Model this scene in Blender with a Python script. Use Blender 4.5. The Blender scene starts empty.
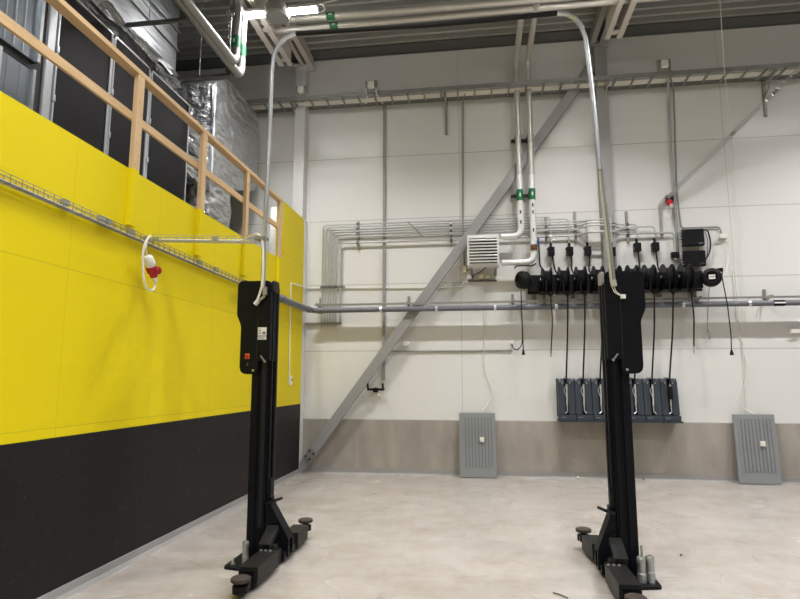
import bpy, bmesh, math, random
from mathutils import Vector, Matrix
random.seed(7)
C = bpy.context.scene.collection
PI = math.pi

# ------------------------------------------------------------------ camera geometry
FPX, PITCH, YAW, EYE = 576.0, math.radians(7.86), math.radians(7.83), 1.62
FW = Vector((-math.sin(YAW)*math.cos(PITCH), math.cos(YAW)*math.cos(PITCH), math.sin(PITCH)))
RT = Vector((math.cos(YAW), math.sin(YAW), 0)); UP = RT.cross(FW)
EYEP = Vector((0, 0, EYE))
def ray(u, v): return RT*(u-400) + UP*(299.5-v) + FW*FPX
def W(u, v, Y=10.0):            # point on a plane parallel to the back wall
    d = ray(u, v); return EYEP + d*(Y/d.y)
def S(u, v, X=-3.1):            # point on a plane parallel to the left wall
    d = ray(u, v); return EYEP + d*(X/d.x)
def F(u, v, Z=0.0):             # point on a level plane
    d = ray(u, v); return EYEP + d*((Z-EYE)/d.z)

YB, XL = 10.118, -3.131         # back wall face, left wall face
ROOF = 7.78

# ------------------------------------------------------------------ materials
def mat(name, col, rough=.5, metal=0., vary=.08, scale=6., bump=0., bscale=40., bdist=.02, bdetail=3, stretch=(1,1,1), spec=.5, coat=0., dark=None):
    m = bpy.data.materials.new(name); m.use_nodes = True
    nt = m.node_tree; n = nt.nodes; L = nt.links
    b = n['Principled BSDF']
    b.inputs['Roughness'].default_value = rough; b.inputs['Metallic'].default_value = metal
    b.inputs['Specular IOR Level'].default_value = spec
    b.inputs['Coat Weight'].default_value = coat
    tc = n.new('ShaderNodeTexCoord'); mp = n.new('ShaderNodeMapping'); mp.inputs['Scale'].default_value = stretch
    L.new(tc.outputs['Object'], mp.inputs['Vector'])
    no = n.new('ShaderNodeTexNoise'); no.inputs['Scale'].default_value = scale; no.inputs['Detail'].default_value = 5
    L.new(mp.outputs['Vector'], no.inputs['Vector'])
    mx = n.new('ShaderNodeMix'); mx.data_type = 'RGBA'
    mx.inputs['A'].default_value = tuple(c*(1-vary) for c in (dark or col)) + (1,)
    mx.inputs['B'].default_value = tuple(min(1, c*(1+vary)) for c in col) + (1,)
    L.new(no.outputs['Fac'], mx.inputs['Factor']); L.new(mx.outputs['Result'], b.inputs['Base Color'])
    if bump:
        n2 = n.new('ShaderNodeTexNoise'); n2.inputs['Scale'].default_value = bscale; n2.inputs['Detail'].default_value = bdetail
        L.new(mp.outputs['Vector'], n2.inputs['Vector'])
        bp = n.new('ShaderNodeBump'); bp.inputs['Strength'].default_value = bump; bp.inputs['Distance'].default_value = bdist
        L.new(n2.outputs['Fac'], bp.inputs['Height']); L.new(bp.outputs['Normal'], b.inputs['Normal'])
    return m

def rgb(r, g, b):
    f = lambda c: (c/255/12.92) if c/255 <= .04045 else ((c/255+.055)/1.055)**2.4
    return (f(r), f(g), f(b))

def seam_nodes(m, axes, w, h, shift, line, strength=.55):
    """thin joint lines in a regular grid, over the base colour of m"""
    nt = m.node_tree; n = nt.nodes; L = nt.links; b = n['Principled BSDF']
    src = b.inputs['Base Color'].links[0].from_socket
    tc = n.new('ShaderNodeTexCoord'); sp = n.new('ShaderNodeSeparateXYZ'); L.new(tc.outputs['Object'], sp.inputs[0])
    def grid(ax, period, off, lw):
        a = n.new('ShaderNodeMath'); a.operation = 'SUBTRACT'; L.new(sp.outputs[ax], a.inputs[0]); a.inputs[1].default_value = off
        q = n.new('ShaderNodeMath'); q.operation = 'PINGPONG'; L.new(a.outputs[0], q.inputs[0]); q.inputs[1].default_value = period/2
        l = n.new('ShaderNodeMath'); l.operation = 'LESS_THAN'; L.new(q.outputs[0], l.inputs[0]); l.inputs[1].default_value = lw
        return l.outputs[0]
    g1 = grid(axes[0], w, shift[0], line*.6); g2 = grid(axes[1], h, shift[1], line)
    mxx = n.new('ShaderNodeMath'); mxx.operation = 'MAXIMUM'; L.new(g1, mxx.inputs[0]); L.new(g2, mxx.inputs[1])
    sc = n.new('ShaderNodeMath'); sc.operation = 'MULTIPLY'; L.new(mxx.outputs[0], sc.inputs[0]); sc.inputs[1].default_value = strength
    mx = n.new('ShaderNodeMix'); mx.data_type = 'RGBA'; L.new(sc.outputs[0], mx.inputs['Factor'])
    L.new(src, mx.inputs['A']); mx.inputs['B'].default_value = (.06, .058, .05, 1)
    L.new(mx.outputs['Result'], b.inputs['Base Color'])

M = {}
M['panel'] = mat('white_sandwich_panel', rgb(223, 223, 220), .28, vary=.02, scale=1.2, bump=.05, bscale=2.5, stretch=(.3, 1, 6))
seam_nodes(M['panel'], ('X', 'Z'), 4.54, 1.2, (4.236, .915), .007, .42)
M['concrete'] = mat('raw_concrete', rgb(176, 169, 160), .85, vary=.1, scale=2.6, bump=.15, bscale=30, dark=rgb(136, 129, 121), stretch=(1.6, 1, .5))
seam_nodes(M['concrete'], ('X', 'Z'), 5.4, 9, (2.2, 5), .006, .4)
M['skirt'] = mat('grey_skirting', rgb(150, 148, 145), .6, vary=.05)
M['white_paint'] = mat('white_paint', rgb(226, 226, 222), .45, vary=.02)
M['steel_paint'] = mat('grey_painted_steel', rgb(148, 147, 146), .5, vary=.03, scale=3)
M['column_lit'] = mat('lamplit_painted_steel', rgb(214, 214, 210), .5, vary=.02, scale=3)  # column paint lightened for the lamplight falling on the corner column
M['chord'] = mat('off_white_steel', rgb(205, 198, 190), .5, vary=.03, scale=3)
M['galv'] = mat('galvanised_steel', rgb(178, 180, 178), .42, .75, vary=.1, scale=14)
M['galv_dull'] = mat('dull_galvanised_steel', rgb(150, 150, 146), .5, .5, vary=.08, scale=12)
M['deck'] = mat('galvanised_roof_deck', rgb(186, 187, 184), .4, .3, vary=.08, scale=3, stretch=(.2, 1, 1))
M['flash'] = mat('dark_grey_flashing', rgb(98, 99, 97), .6, .2, vary=.04)
M['pipe'] = mat('zinc_plated_pipe', rgb(186, 187, 184), .5, .35, vary=.06, scale=12)
M['duct'] = mat('galvanised_duct_sheet', rgb(136, 144, 152), .36, .8, vary=.12, scale=3, stretch=(1, 3, .4))
M['zinc'] = mat('bright_zinc', rgb(214, 218, 220), .28, .85, vary=.06, scale=20)
M['alu'] = mat('aluminium_profile', rgb(222, 226, 232), .3, .45, vary=.06, scale=8, stretch=(1, 1, .2))
M['foil'] = mat('foil_insulation', rgb(200, 202, 204), .3, .8, vary=.1, scale=3, bump=1., bscale=5.5, stretch=(1, .7, 1.5), bdist=.16, bdetail=9)
M['foil_smooth'] = mat('taut_foil_insulation', rgb(158, 161, 165), .36, .85, vary=.14, scale=4, bump=.5, bscale=5, stretch=(.3, .3, 4), bdist=.05)
M['lag'] = mat('lagged_pipe_jacket', rgb(208, 205, 198), .35, .45, vary=.08, scale=14, bump=.25, bscale=25)
M['lag_white'] = mat('white_lagged_pipe', rgb(232, 232, 230), .35, .2, vary=.05, scale=14, bump=.35, bscale=22)
M['green'] = mat('green_pipe_label', rgb(14, 108, 66), .5, vary=.06)
M['wire'] = mat('dull_tray_wire', rgb(128, 127, 120), .5, .3, vary=.05)
M['mark'] = mat('dark_marking', rgb(40, 42, 40), .6, vary=.05)
M['wood'] = mat('planed_pine', rgb(226, 194, 150), .6, vary=.1, scale=5, stretch=(6, .5, 6), dark=rgb(208, 170, 122))
M['wood_post'] = mat('planed_pine_upright', rgb(228, 198, 156), .6, vary=.1, scale=5, stretch=(6, 6, .5), dark=rgb(210, 174, 126))
M['yellow'] = mat('yellow_paint', rgb(236, 215, 8), .55, spec=.25, vary=.03, scale=1.5)
M['ahu'] = mat('anthracite_panel', rgb(38, 36, 38), .6, vary=.05, scale=2, spec=.12)
M['dark_void'] = mat('dark_sheet', rgb(40, 40, 41), .6, vary=.05)
M['lift'] = mat('black_powder_coat', rgb(12, 14, 19), .45, vary=.15, scale=30, spec=.16)
M['lift_grey'] = mat('charcoal_powder_coat', rgb(33, 33, 33), .45, vary=.12, scale=25, spec=.2)
M['rubber'] = mat('worn_rubber', rgb(62, 52, 46), .85, vary=.25, scale=30, bump=.2, bscale=60)
M['black'] = mat('black_plastic', rgb(17, 17, 19), .45, vary=.12, scale=20, spec=.2)
M['black_matt'] = mat('black_hose_rubber', rgb(24, 24, 25), .6, vary=.1, scale=20, spec=.25)
M['navy'] = mat('slate_grey_plastic', rgb(58, 64, 72), .6, vary=.06, scale=8, spec=.22)
M['ppipe'] = mat('grey_plastic_pipe', rgb(106, 108, 117), .5, vary=.04, scale=8)
M['grate'] = mat('grey_pressed_panel', rgb(134, 137, 138), .5, vary=.04, scale=5)
M['grate_dark'] = mat('grey_groove', rgb(112, 115, 116), .6, vary=.05)
M['plastic'] = mat('white_plastic', rgb(236, 235, 228), .4, vary=.02)
M['cream'] = mat('cream_plastic', rgb(226, 218, 196), .45, vary=.02)
M['cable'] = mat('white_cable', rgb(232, 230, 220), .5, vary=.02)
M['red'] = mat('red_plastic', rgb(172, 18, 30), .4, vary=.06)
M['orange'] = mat('orange_plastic', rgb(228, 130, 30), .4, vary=.05)
M['chrome'] = mat('chrome', rgb(215, 216, 220), .25, .5, vary=.04)
M['brass'] = mat('brown_brass', rgb(126, 92, 58), .4, .6, vary=.1)
M['ygreen'] = mat('yellowed_hose', rgb(176, 176, 158), .5, vary=.06)
M['blue'] = mat('blue_plastic', rgb(52, 72, 150), .4, vary=.05)
M['grey_ink'] = mat('grey_print', rgb(120, 124, 128), .5, vary=.05)
M['straw'] = mat('dark_straw', rgb(88, 76, 60), .8, vary=.2)
M['paper'] = mat('crumpled_paper', rgb(238, 234, 226), .8, vary=.03)

def emit(name, col, s):
    m = bpy.data.materials.new(name); m.use_nodes = True; n = m.node_tree.nodes; L = m.node_tree.links
    b = n['Principled BSDF']; b.inputs['Base Color'].default_value = (.9, .9, .9, 1)
    b.inputs['Emission Color'].default_value = col+(1,); b.inputs['Emission Strength'].default_value = s
    no = n.new('ShaderNodeTexNoise'); no.inputs['Scale'].default_value = 3
    r = n.new('ShaderNodeMapRange'); r.inputs['To Min'].default_value = s*.95; r.inputs['To Max'].default_value = s*1.05
    L.new(no.outputs['Fac'], r.inputs['Value']); L.new(r.outputs['Result'], b.inputs['Emission Strength'])
    return m
M['led'] = emit('led_diffuser', (1, .98, .95), 80)

def floor_mat():
    m = mat('pale_epoxy_floor', rgb(174, 167, 160), .3, vary=.03, scale=.9)
    nt = m.node_tree; n = nt.nodes; L = nt.links; b = n['Principled BSDF']
    src = b.inputs['Base Color'].links[0].from_socket
    tc = n.new('ShaderNodeTexCoord')
    def stain(scale, lo, hi, col, amt, stretch=(1, 1, 1), src=None, detail=6):
        mp = n.new('ShaderNodeMapping'); mp.inputs['Scale'].default_value = stretch; L.new(tc.outputs['Object'], mp.inputs[0])
        no = n.new('ShaderNodeTexNoise'); no.inputs['Scale'].default_value = scale; no.inputs['Detail'].default_value = detail
        no.inputs['Roughness'].default_value = .65; L.new(mp.outputs[0], no.inputs['Vector'])
        r = n.new('ShaderNodeMapRange'); r.inputs['From Min'].default_value = lo; r.inputs['From Max'].default_value = hi
        r.inputs['To Max'].default_value = amt; r.clamp = True; L.new(no.outputs['Fac'], r.inputs['Value'])
        mx = n.new('ShaderNodeMix'); mx.data_type = 'RGBA'; L.new(r.outputs['Result'], mx.inputs['Factor'])
        L.new(src, mx.inputs['A']); mx.inputs['B'].default_value = col+(1,)
        return mx.outputs['Result']
    c = stain(1.1, .5, .75, rgb(150, 136, 120), .6, (1, 1.3, 1), src)
    c = stain(.6, .45, .75, rgb(192, 187, 181), .6, (.5, 1, 1), c, 3)
    c = stain(7, .5, .9, rgb(136, 125, 111), .45, (1, .35, 1), c, 8)
    c = stain(2.6, .45, .75, rgb(140, 127, 110), .55, (.8, 1.2, 1), c, 10)
    c = stain(3.5, .4, .8, rgb(196, 191, 185), .35, (1.2, .7, 1), c, 10)
    c = stain(14, .5, .9, rgb(118, 108, 96), .5, (.5, 1.4, 1), c, 8)
    L.new(c, b.inputs['Base Color'])
    no = n.new('ShaderNodeTexNoise'); no.inputs['Scale'].default_value = 1.2; no.inputs['Detail'].default_value = 1; L.new(tc.outputs['Object'], no.inputs['Vector'])
    r = n.new('ShaderNodeMapRange'); r.inputs['To Min'].default_value = .24; r.inputs['To Max'].default_value = .3; L.new(no.outputs['Fac'], r.inputs['Value'])
    L.new(r.outputs['Result'], b.inputs['Roughness'])
    return m
M['floor'] = floor_mat()

def left_mat():
    m = mat('yellow_over_black_plywood', rgb(236, 215, 8), .55, vary=.035, spec=.25, scale=1.3, bump=.06, bscale=3, stretch=(1, 1, .4))
    nt = m.node_tree; n = nt.nodes; L = nt.links; b = n['Principled BSDF']
    src = b.inputs['Base Color'].links[0].from_socket
    tc = n.new('ShaderNodeTexCoord'); sp = n.new('ShaderNodeSeparateXYZ'); L.new(tc.outputs['Object'], sp.inputs[0])
    no = n.new('ShaderNodeTexNoise'); no.inputs['Scale'].default_value = 9; no.inputs['Detail'].default_value = 6; no.inputs['Roughness'].default_value = .7
    L.new(tc.outputs['Object'], no.inputs['Vector'])
    r0 = n.new('ShaderNodeMapRange'); r0.inputs['From Min'].default_value = .6; r0.inputs['From Max'].default_value = .76; r0.inputs['To Max'].default_value = .5; L.new(no.outputs['Fac'], r0.inputs['Value'])
    dk = n.new('ShaderNodeMix'); dk.data_type = 'RGBA'; dk.inputs['A'].default_value = rgb(27, 25, 27)+(1,); dk.inputs['B'].default_value = rgb(88, 84, 82)+(1,)
    L.new(r0.outputs['Result'], dk.inputs['Factor'])
    gt = n.new('ShaderNodeMath'); gt.operation = 'GREATER_THAN'; L.new(sp.outputs['Z'], gt.inputs[0]); gt.inputs[1].default_value = 1.19
    mx = n.new('ShaderNodeMix'); mx.data_type = 'RGBA'; L.new(gt.outputs[0], mx.inputs['Factor'])
    L.new(dk.outputs['Result'], mx.inputs['A']); L.new(src, mx.inputs['B'])
    L.new(mx.outputs['Result'], b.inputs['Base Color'])
    seam_nodes(m, ('Y', 'Z'), 1.22, 1.2, (3.98, 2.462), .003, .3)
    return m
M['left'] = left_mat()

# ------------------------------------------------------------------ mesh builder
class MB:
    def __init__(s): s.bm = bmesh.new(); s.bev = False
    def _bev(s, vs, b, seg=2):
        if b:
            s.bev = True
            es = list({e for v in vs for e in v.link_edges})
            bmesh.ops.bevel(s.bm, geom=es, offset=b, segments=seg, affect='EDGES', profile=.5)
    def box(s, x0, x1, y0, y1, z0, z1, bev=0):
        r = bmesh.ops.create_cube(s.bm, size=1, matrix=Matrix.Translation(((x0+x1)/2, (y0+y1)/2, (z0+z1)/2)) @ Matrix.Diagonal((abs(x1-x0), abs(y1-y0), abs(z1-z0), 1)))
        s._bev(r['verts'], bev); return s
    def bar(s, p, q, w, h, up=(0, 0, 1), bev=0):       # oriented box from p to q, w across, h along up
        p, q = Vector(p), Vector(q); d = (q-p); L = d.length; d.normalize()
        u = Vector(up); x = d.cross(u).normalized(); z = x.cross(d).normalized()
        m = Matrix((( x.x, d.x, z.x, 0), (x.y, d.y, z.y, 0), (x.z, d.z, z.z, 0), (0, 0, 0, 1)))
        r = bmesh.ops.create_cube(s.bm, size=1, matrix=Matrix.Translation((p+q)/2) @ m @ Matrix.Diagonal((w, L, h, 1)))
        s._bev(r['verts'], bev); return s
    def tube(s, pts, r, seg=10, fillet=0, n=5, closed=False):
        pts = [Vector(p) for p in pts]
        if fillet:
            out = [pts[0]]
            for a, b, c in zip(pts, pts[1:], pts[2:]):
                d1, d2 = (a-b), (c-b); f = min(fillet, d1.length*.49, d2.length*.49)
                p0, p2 = b+d1.normalized()*f, b+d2.normalized()*f
                for i in range(n+1):
                    t = i/n; out.append(p0*(1-t)**2 + b*2*t*(1-t) + p2*t*t)
            out.append(pts[-1]); pts = out
        N = len(pts); rings = []
        tg = []
        for i in range(N):
            a = pts[i-1] if (i or closed) else pts[i]; b = pts[(i+1) % N] if (i < N-1 or closed) else pts[i]
            tg.append((b-a).normalized())
        ref = Vector((0, 0, 1)) if abs(tg[0].z) < .9 else Vector((1, 0, 0))
        nx = tg[0].cross(ref).normalized()
        for i in range(N):
            t = tg[i]; nx = (nx - t*nx.dot(t)).normalized(); ny = t.cross(nx)
            rr = r[i] if isinstance(r, (list, tuple)) else r
            rings.append([s.bm.verts.new(pts[i] + (nx*math.cos(2*PI*k/seg) + ny*math.sin(2*PI*k/seg))*rr) for k in range(seg)])
        for i in range(N if closed else N-1):
            A, B = rings[i], rings[(i+1) % N]
            for k in range(seg): s.bm.faces.new((A[k], A[(k+1) % seg], B[(k+1) % seg], B[k]))
        if not closed:
            s.bm.faces.new(rings[0][::-1]); s.bm.faces.new(rings[-1])
        return s
    def cyl(s, p, q, r, seg=16): return s.tube([p, q], r, seg)
    def lathe(s, prof, o, ax=(0, 0, 1), seg=24, cap=True):        # prof: (radius, height along ax)
        o, ax = Vector(o), Vector(ax).normalized()
        x = ax.orthogonal().normalized(); y = ax.cross(x); rings = []
        for r, h in prof:
            if r < 1e-6: rings.append([s.bm.verts.new(o+ax*h)])
            else: rings.append([s.bm.verts.new(o+ax*h+(x*math.cos(2*PI*k/seg)+y*math.sin(2*PI*k/seg))*r) for k in range(seg)])
        for A, B in zip(rings, rings[1:]):
            for k in range(seg):
                a, b = A[k % len(A)], A[(k+1) % len(A)]; c, d = B[(k+1) % len(B)], B[k % len(B)]
                f = []
                for vv in (a, b, c, d):
                    if vv not in f: f.append(vv)
                if len(f) > 2: s.bm.faces.new(f)
        for R in (rings[0], rings[-1]):
            if cap and len(R) > 2: s.bm.faces.new(R)
        return s
    def prism(s, poly, ax, a, b, bev=0):                # poly in the two other axes, in order
        def P(p, h):
            return {'x': (h, p[0], p[1]), 'y': (p[0], h, p[1]), 'z': (p[0], p[1], h)}[ax]
        A = [s.bm.verts.new(P(p, a)) for p in poly]; B = [s.bm.verts.new(P(p, b)) for p in poly]
        n = len(poly)
        s.bm.faces.new(A[::-1]); s.bm.faces.new(B)
        for k in range(n): s.bm.faces.new((A[k], A[(k+1) % n], B[(k+1) % n], B[k]))
        s._bev(A+B, bev); return s
    def xform(s, m): bmesh.ops.transform(s.bm, matrix=m, verts=s.bm.verts); return s

def wloc(o):
    v = Vector((0, 0, 0))
    while o is not None: v += o.location; o = o.parent
    return v
def obj(name, mb, m, parent=None, origin=None, ang=35):
    bm = mb.bm
    bmesh.ops.recalc_face_normals(bm, faces=bm.faces)
    off = wloc(parent) if parent else (Vector(origin) if origin is not None else Vector((0, 0, 0)))
    bmesh.ops.translate(bm, vec=-off, verts=bm.verts)
    me = bpy.data.meshes.new(name); bm.to_mesh(me); bm.free()
    for p in me.polygons: p.use_smooth = True
    me.set_sharp_from_angle(angle=math.radians(ang))
    me.materials.append(M[m] if isinstance(m, str) else m)
    o = bpy.data.objects.new(name, me); C.objects.link(o)
    if mb.bev:
        w_ = o.modifiers.new('weighted_normal', 'WEIGHTED_NORMAL'); w_.keep_sharp = True; w_.weight = 100
    if parent: o.parent = parent
    else: o.location = off
    return o
def tag(o, label, cat, group=None):
    o['label'] = label; o['category'] = cat
    if group: o['group'] = group
    return o
def thing(name, label, cat, loc=(0, 0, 0), group=None):
    o = bpy.data.objects.new(name, None); C.objects.link(o); o.location = Vector(loc); o.empty_display_size = .1
    return tag(o, label, cat, group)
def solo(name, mb, m, label, cat, group=None):
    vs = [v.co for v in mb.bm.verts]
    lo = [min(v[i] for v in vs) for i in range(3)]; hi = [max(v[i] for v in vs) for i in range(3)]
    return tag(obj(name, mb, m, None, ((lo[0]+hi[0])/2, (lo[1]+hi[1])/2, lo[2])), label, cat, group)
def struct(name, mb, m):
    o = obj(name, mb, m); o['kind'] = 'structure'; return o

# ------------------------------------------------------------------ the hall
X0, X1, Y0, Y1 = -9.0, 11.5, -9.0, YB
struct('floor', MB().box(X0, X1, Y0, Y1+.3, -.2, 0), 'floor')
struct('wall_back', MB().box(X0, X1, YB, YB+.2, .915, ROOF+.4), 'panel')
struct('trim_1', MB().box(X0, X1, YB-.012, YB+.2, 0, .915, .004), 'concrete')
struct('baseboard_back', MB().prism([(YB-.012, .1), (YB-.022, .1), (YB-.024, .02), (YB-.04, 0), (YB-.012, 0)], 'x', XL, X1), 'skirt')
struct('wall_right', MB().box(X1, X1+.2, Y0, Y1+.2, 0, ROOF+.4), 'flash')
struct('wall_front', MB().box(X0, X1, Y0-.2, Y0, 0, ROOF+.4), 'steel_paint')
struct('wall_outer_left', MB().box(X0-.2, X0, Y0, Y1+.2, 0, ROOF+.4), 'flash')
# corrugated roof deck, ribs running along the back wall
per = .2; prof = []
y = YB+.1
while y > Y0-.1:
    prof += [(y, ROOF), (y-.05, ROOF), (y-.07, ROOF+.2), (y-.18, ROOF+.2)]
    y -= per
poly = prof + [(Y0-.2, ROOF+.3), (YB+.1, ROOF+.3)]
struct('ceiling', MB().prism(poly, 'x', X0, X1), 'deck')
struct('trim_2', MB().box(X0, X1, YB-.3, YB, ROOF-.03, ROOF-.005).box(X0, X1, YB-.02, YB, ROOF-.05, ROOF), 'flash')
# mezzanine front: yellow over black boarding, stepping up at the far end
struct('wall_left', MB().prism([(-6, 0), (9.93, 0), (9.93, 4.51), (8.62, 4.51), (8.62, 3.522), (-6, 3.522)], 'x', XL-.05, XL), 'left')
struct('baseboard_left', MB().prism([(XL, .085), (XL+.014, .085), (XL+.02, .03), (XL+.05, 0), (XL, 0)], 'y', -6, 9.93), 'skirt')
struct('wall_lit_strip', MB().box(XL-.045, XL+.005, 9.932, YB-.014, 0, 4.51), 'white_paint')  # white strip stands in for the lit bit of wall at the corner
struct('floor_mezzanine', MB().box(X0, XL-.05, -6, 9.9, 3.2, 3.33), 'dark_void')

# ------------------------------------------------------------------ frame of the hall
def column(u0, v0, u1, label, m, top):
    a, b = W(u0, v0, 9.88).x, W(u1, v0, 9.88).x
    t = thing('steel_column', label, 'column', ((a+b)/2, 9.98, 0))
    obj('shaft', MB().box(a, b, 9.88, YB-.014, 0, top, .012), m, t)
    obj('cap_plate', MB().box(a-.03, b+.03, 9.84, YB-.014, top, top+.03), m, t)
column(293.5, 150, 304, 'lamplit-coloured steel column in the far corner behind the yellow boarding', 'column_lit', 7.5)
column(596.5, 100, 608.5, 'grey steel column on the white back wall behind the right lift post', 'steel_paint', 7.46)

t = thing('diagonal_brace', 'long grey square steel brace slanting across the white back wall', 'brace', (-3.0, 9.8, 0))
pa, pb = W(309.5, 456, 9.96), W(592, 66, 9.96)
obj('tube', MB().bar(pa, pb, .17, .09, (0, 1, 0), .01), 'steel_paint', t)
d = (pb-pa).normalized()
obj('gusset_plate', MB().bar(pa-d*.24+Vector((0, .0, 0)), pa+d*.08, .15, .03, (0, 1, 0)), 'steel_paint', t)
g = obj('bolt_plate', MB().bar(pa-d*.06+Vector((0, -.05, 0)), pa+d*.14+Vector((0, -.05, 0)), .14, .012, (0, 1, 0)), 'galv_dull', t)
for k in (-.02, .09):
    for s in (-.045, .045):
        n = Vector((0, 1, 0)).cross(d); c = pa+d*k+n*s+Vector((0, -.055, 0))
        obj('bolt', MB().cyl(c, c+Vector((0, -.025, 0)), .018, 8), 'mark', g)
obj('gusset_plate', MB().bar(pb-d*.1, pb+d*.2, .2, .03, (0, 1, 0)), 'steel_paint', t)

def roof_beam(name, strips, Z, yfar, label, m, gap=True):
    """double-flange beam running away from the viewer: bottom flanges, webs, battens"""
    xs = sorted(strips)
    t = thing(name, label, 'roof beam', (sum(a+b for a, b in xs)/2/len(xs), yfar, Z))
    for a, b in xs:
        obj('flange', MB().box(a, b, -3, yfar, Z, Z+.025), m, t)
        obj('web', MB().box((a+b)/2-.012, (a+b)/2+.012, -3, yfar, Z+.025, ROOF-.005), m, t)
    y = yfar-.12
    while y > 4:
        obj('batten', MB().box(xs[0][1]-.03, xs[-1][0]+.03, y-.05, y+.05, Z+.03, Z+.05), m, t); y -= .9
zc = 7.1
def sx(u0, u1, v, Z): a, b = F(u0, v, Z).x, F(u1, v, Z).x; return (a, b)
roof_beam('roof_beam', [sx(276, 281.5, 62, zc), sx(285.5, 290.5, 62, zc)], zc, F(287, 66, zc).y, 'off-white twin-flange roof beam passing over the hanging lamp', 'chord')
roof_beam('roof_beam', [sx(606, 611, 36, zc), sx(617.5, 623, 36, zc)], zc, F(612, 39, zc).y, 'off-white twin-flange roof beam right of the grey column head', 'chord')
zc = 7.49
roof_beam('roof_beam', [sx(294.5, 298.5, 55, zc), sx(301.5, 306.5, 55, zc)], zc, 10.05, 'off-white twin-flange roof beam resting on the corner column', 'chord')
roof_beam('roof_beam', [sx(592.5, 598, 36, zc), sx(602, 606, 36, zc)], zc, 10.05, 'grey twin-flange roof beam resting on the column behind the right post', 'steel_paint')

# ------------------------------------------------------------------ lamps (linear high bays)
def lamp(x, y, z, label, power=1.0):
    t = thing('high_bay_lamp', label, 'lamp', (x, y, z), 'linear hall lamps')
    h = obj('housing', MB().lathe([(0, .10), (.13, .10), (.185, .07), (.19, -.06), (.165, -.095), (.02, -.1), (0, -.1)], (x, y, z)), 'galv_dull', t)
    obj('suspension_wire', MB().cyl((x, y, z+.1), (x, y, ROOF-.002), .006, 6), 'galv_dull', t)
    for s in (-1, 1):
        a, b = x+s*.188, x+s*.61
        w = obj('wing', MB().box(min(a, b), max(a, b), y-.07, y+.07, z, z+.05, .006), 'white_paint', t)
        obj('diffuser', MB().box(min(a, b)+.01, max(a, b)-.01, y-.06, y+.06, z-.02, z), 'led', w)
        l = bpy.data.lights.new('lamp_light', 'AREA'); l.shape = 'RECTANGLE'; l.size = .44; l.size_y = .12
        l.energy = LAMP_W*power; l.spread = math.radians(128 if y > 7 else 135); l.color = (1, .99, .99)
        lo = bpy.data.objects.new('lamp_light', l); C.objects.link(lo); lo.location = ((a+b)/2, y, z-.024)
LAMP_W = 62
lamp(-2.86, 7.52, 6.98, 'linear LED lamp hanging under the roof beam at top left', 1.1)
for x, y, pw in [(6.2, 7.52, 1.45), (1.7, 7.52, 1.05), (-1.2, 3.0, 1.0), (4.6, 3.0, 1.35), (-1.2, -1.6, 1.45), (4.6, -1.6, 1.6), (1.0, -6, 1.5)]:  # unseen lamps added to light floor and walls; first one placed by wall glare
    lamp(x, y, 6.95, 'unseen linear LED hall lamp added under the roof to light floor and walls', pw)

# ------------------------------------------------------------------ lift posts
def rounded(poly, r, n=4):
    out = []
    for i, b in enumerate(poly):
        a, c = Vector(poly[i-1]), Vector(poly[(i+1) % len(poly)]); b = Vector(b)
        rr = r[i] if isinstance(r, (list, tuple)) else r
        if rr <= 0: out.append(tuple(b)); continue
        p0, p2 = b+(a-b).normalized()*rr, b+(c-b).normalized()*rr
        for k in range(n+1):
            q = k/n; out.append(tuple(p0*(1-q)**2+b*2*q*(1-q)+p2*q*q))
    return out

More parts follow.
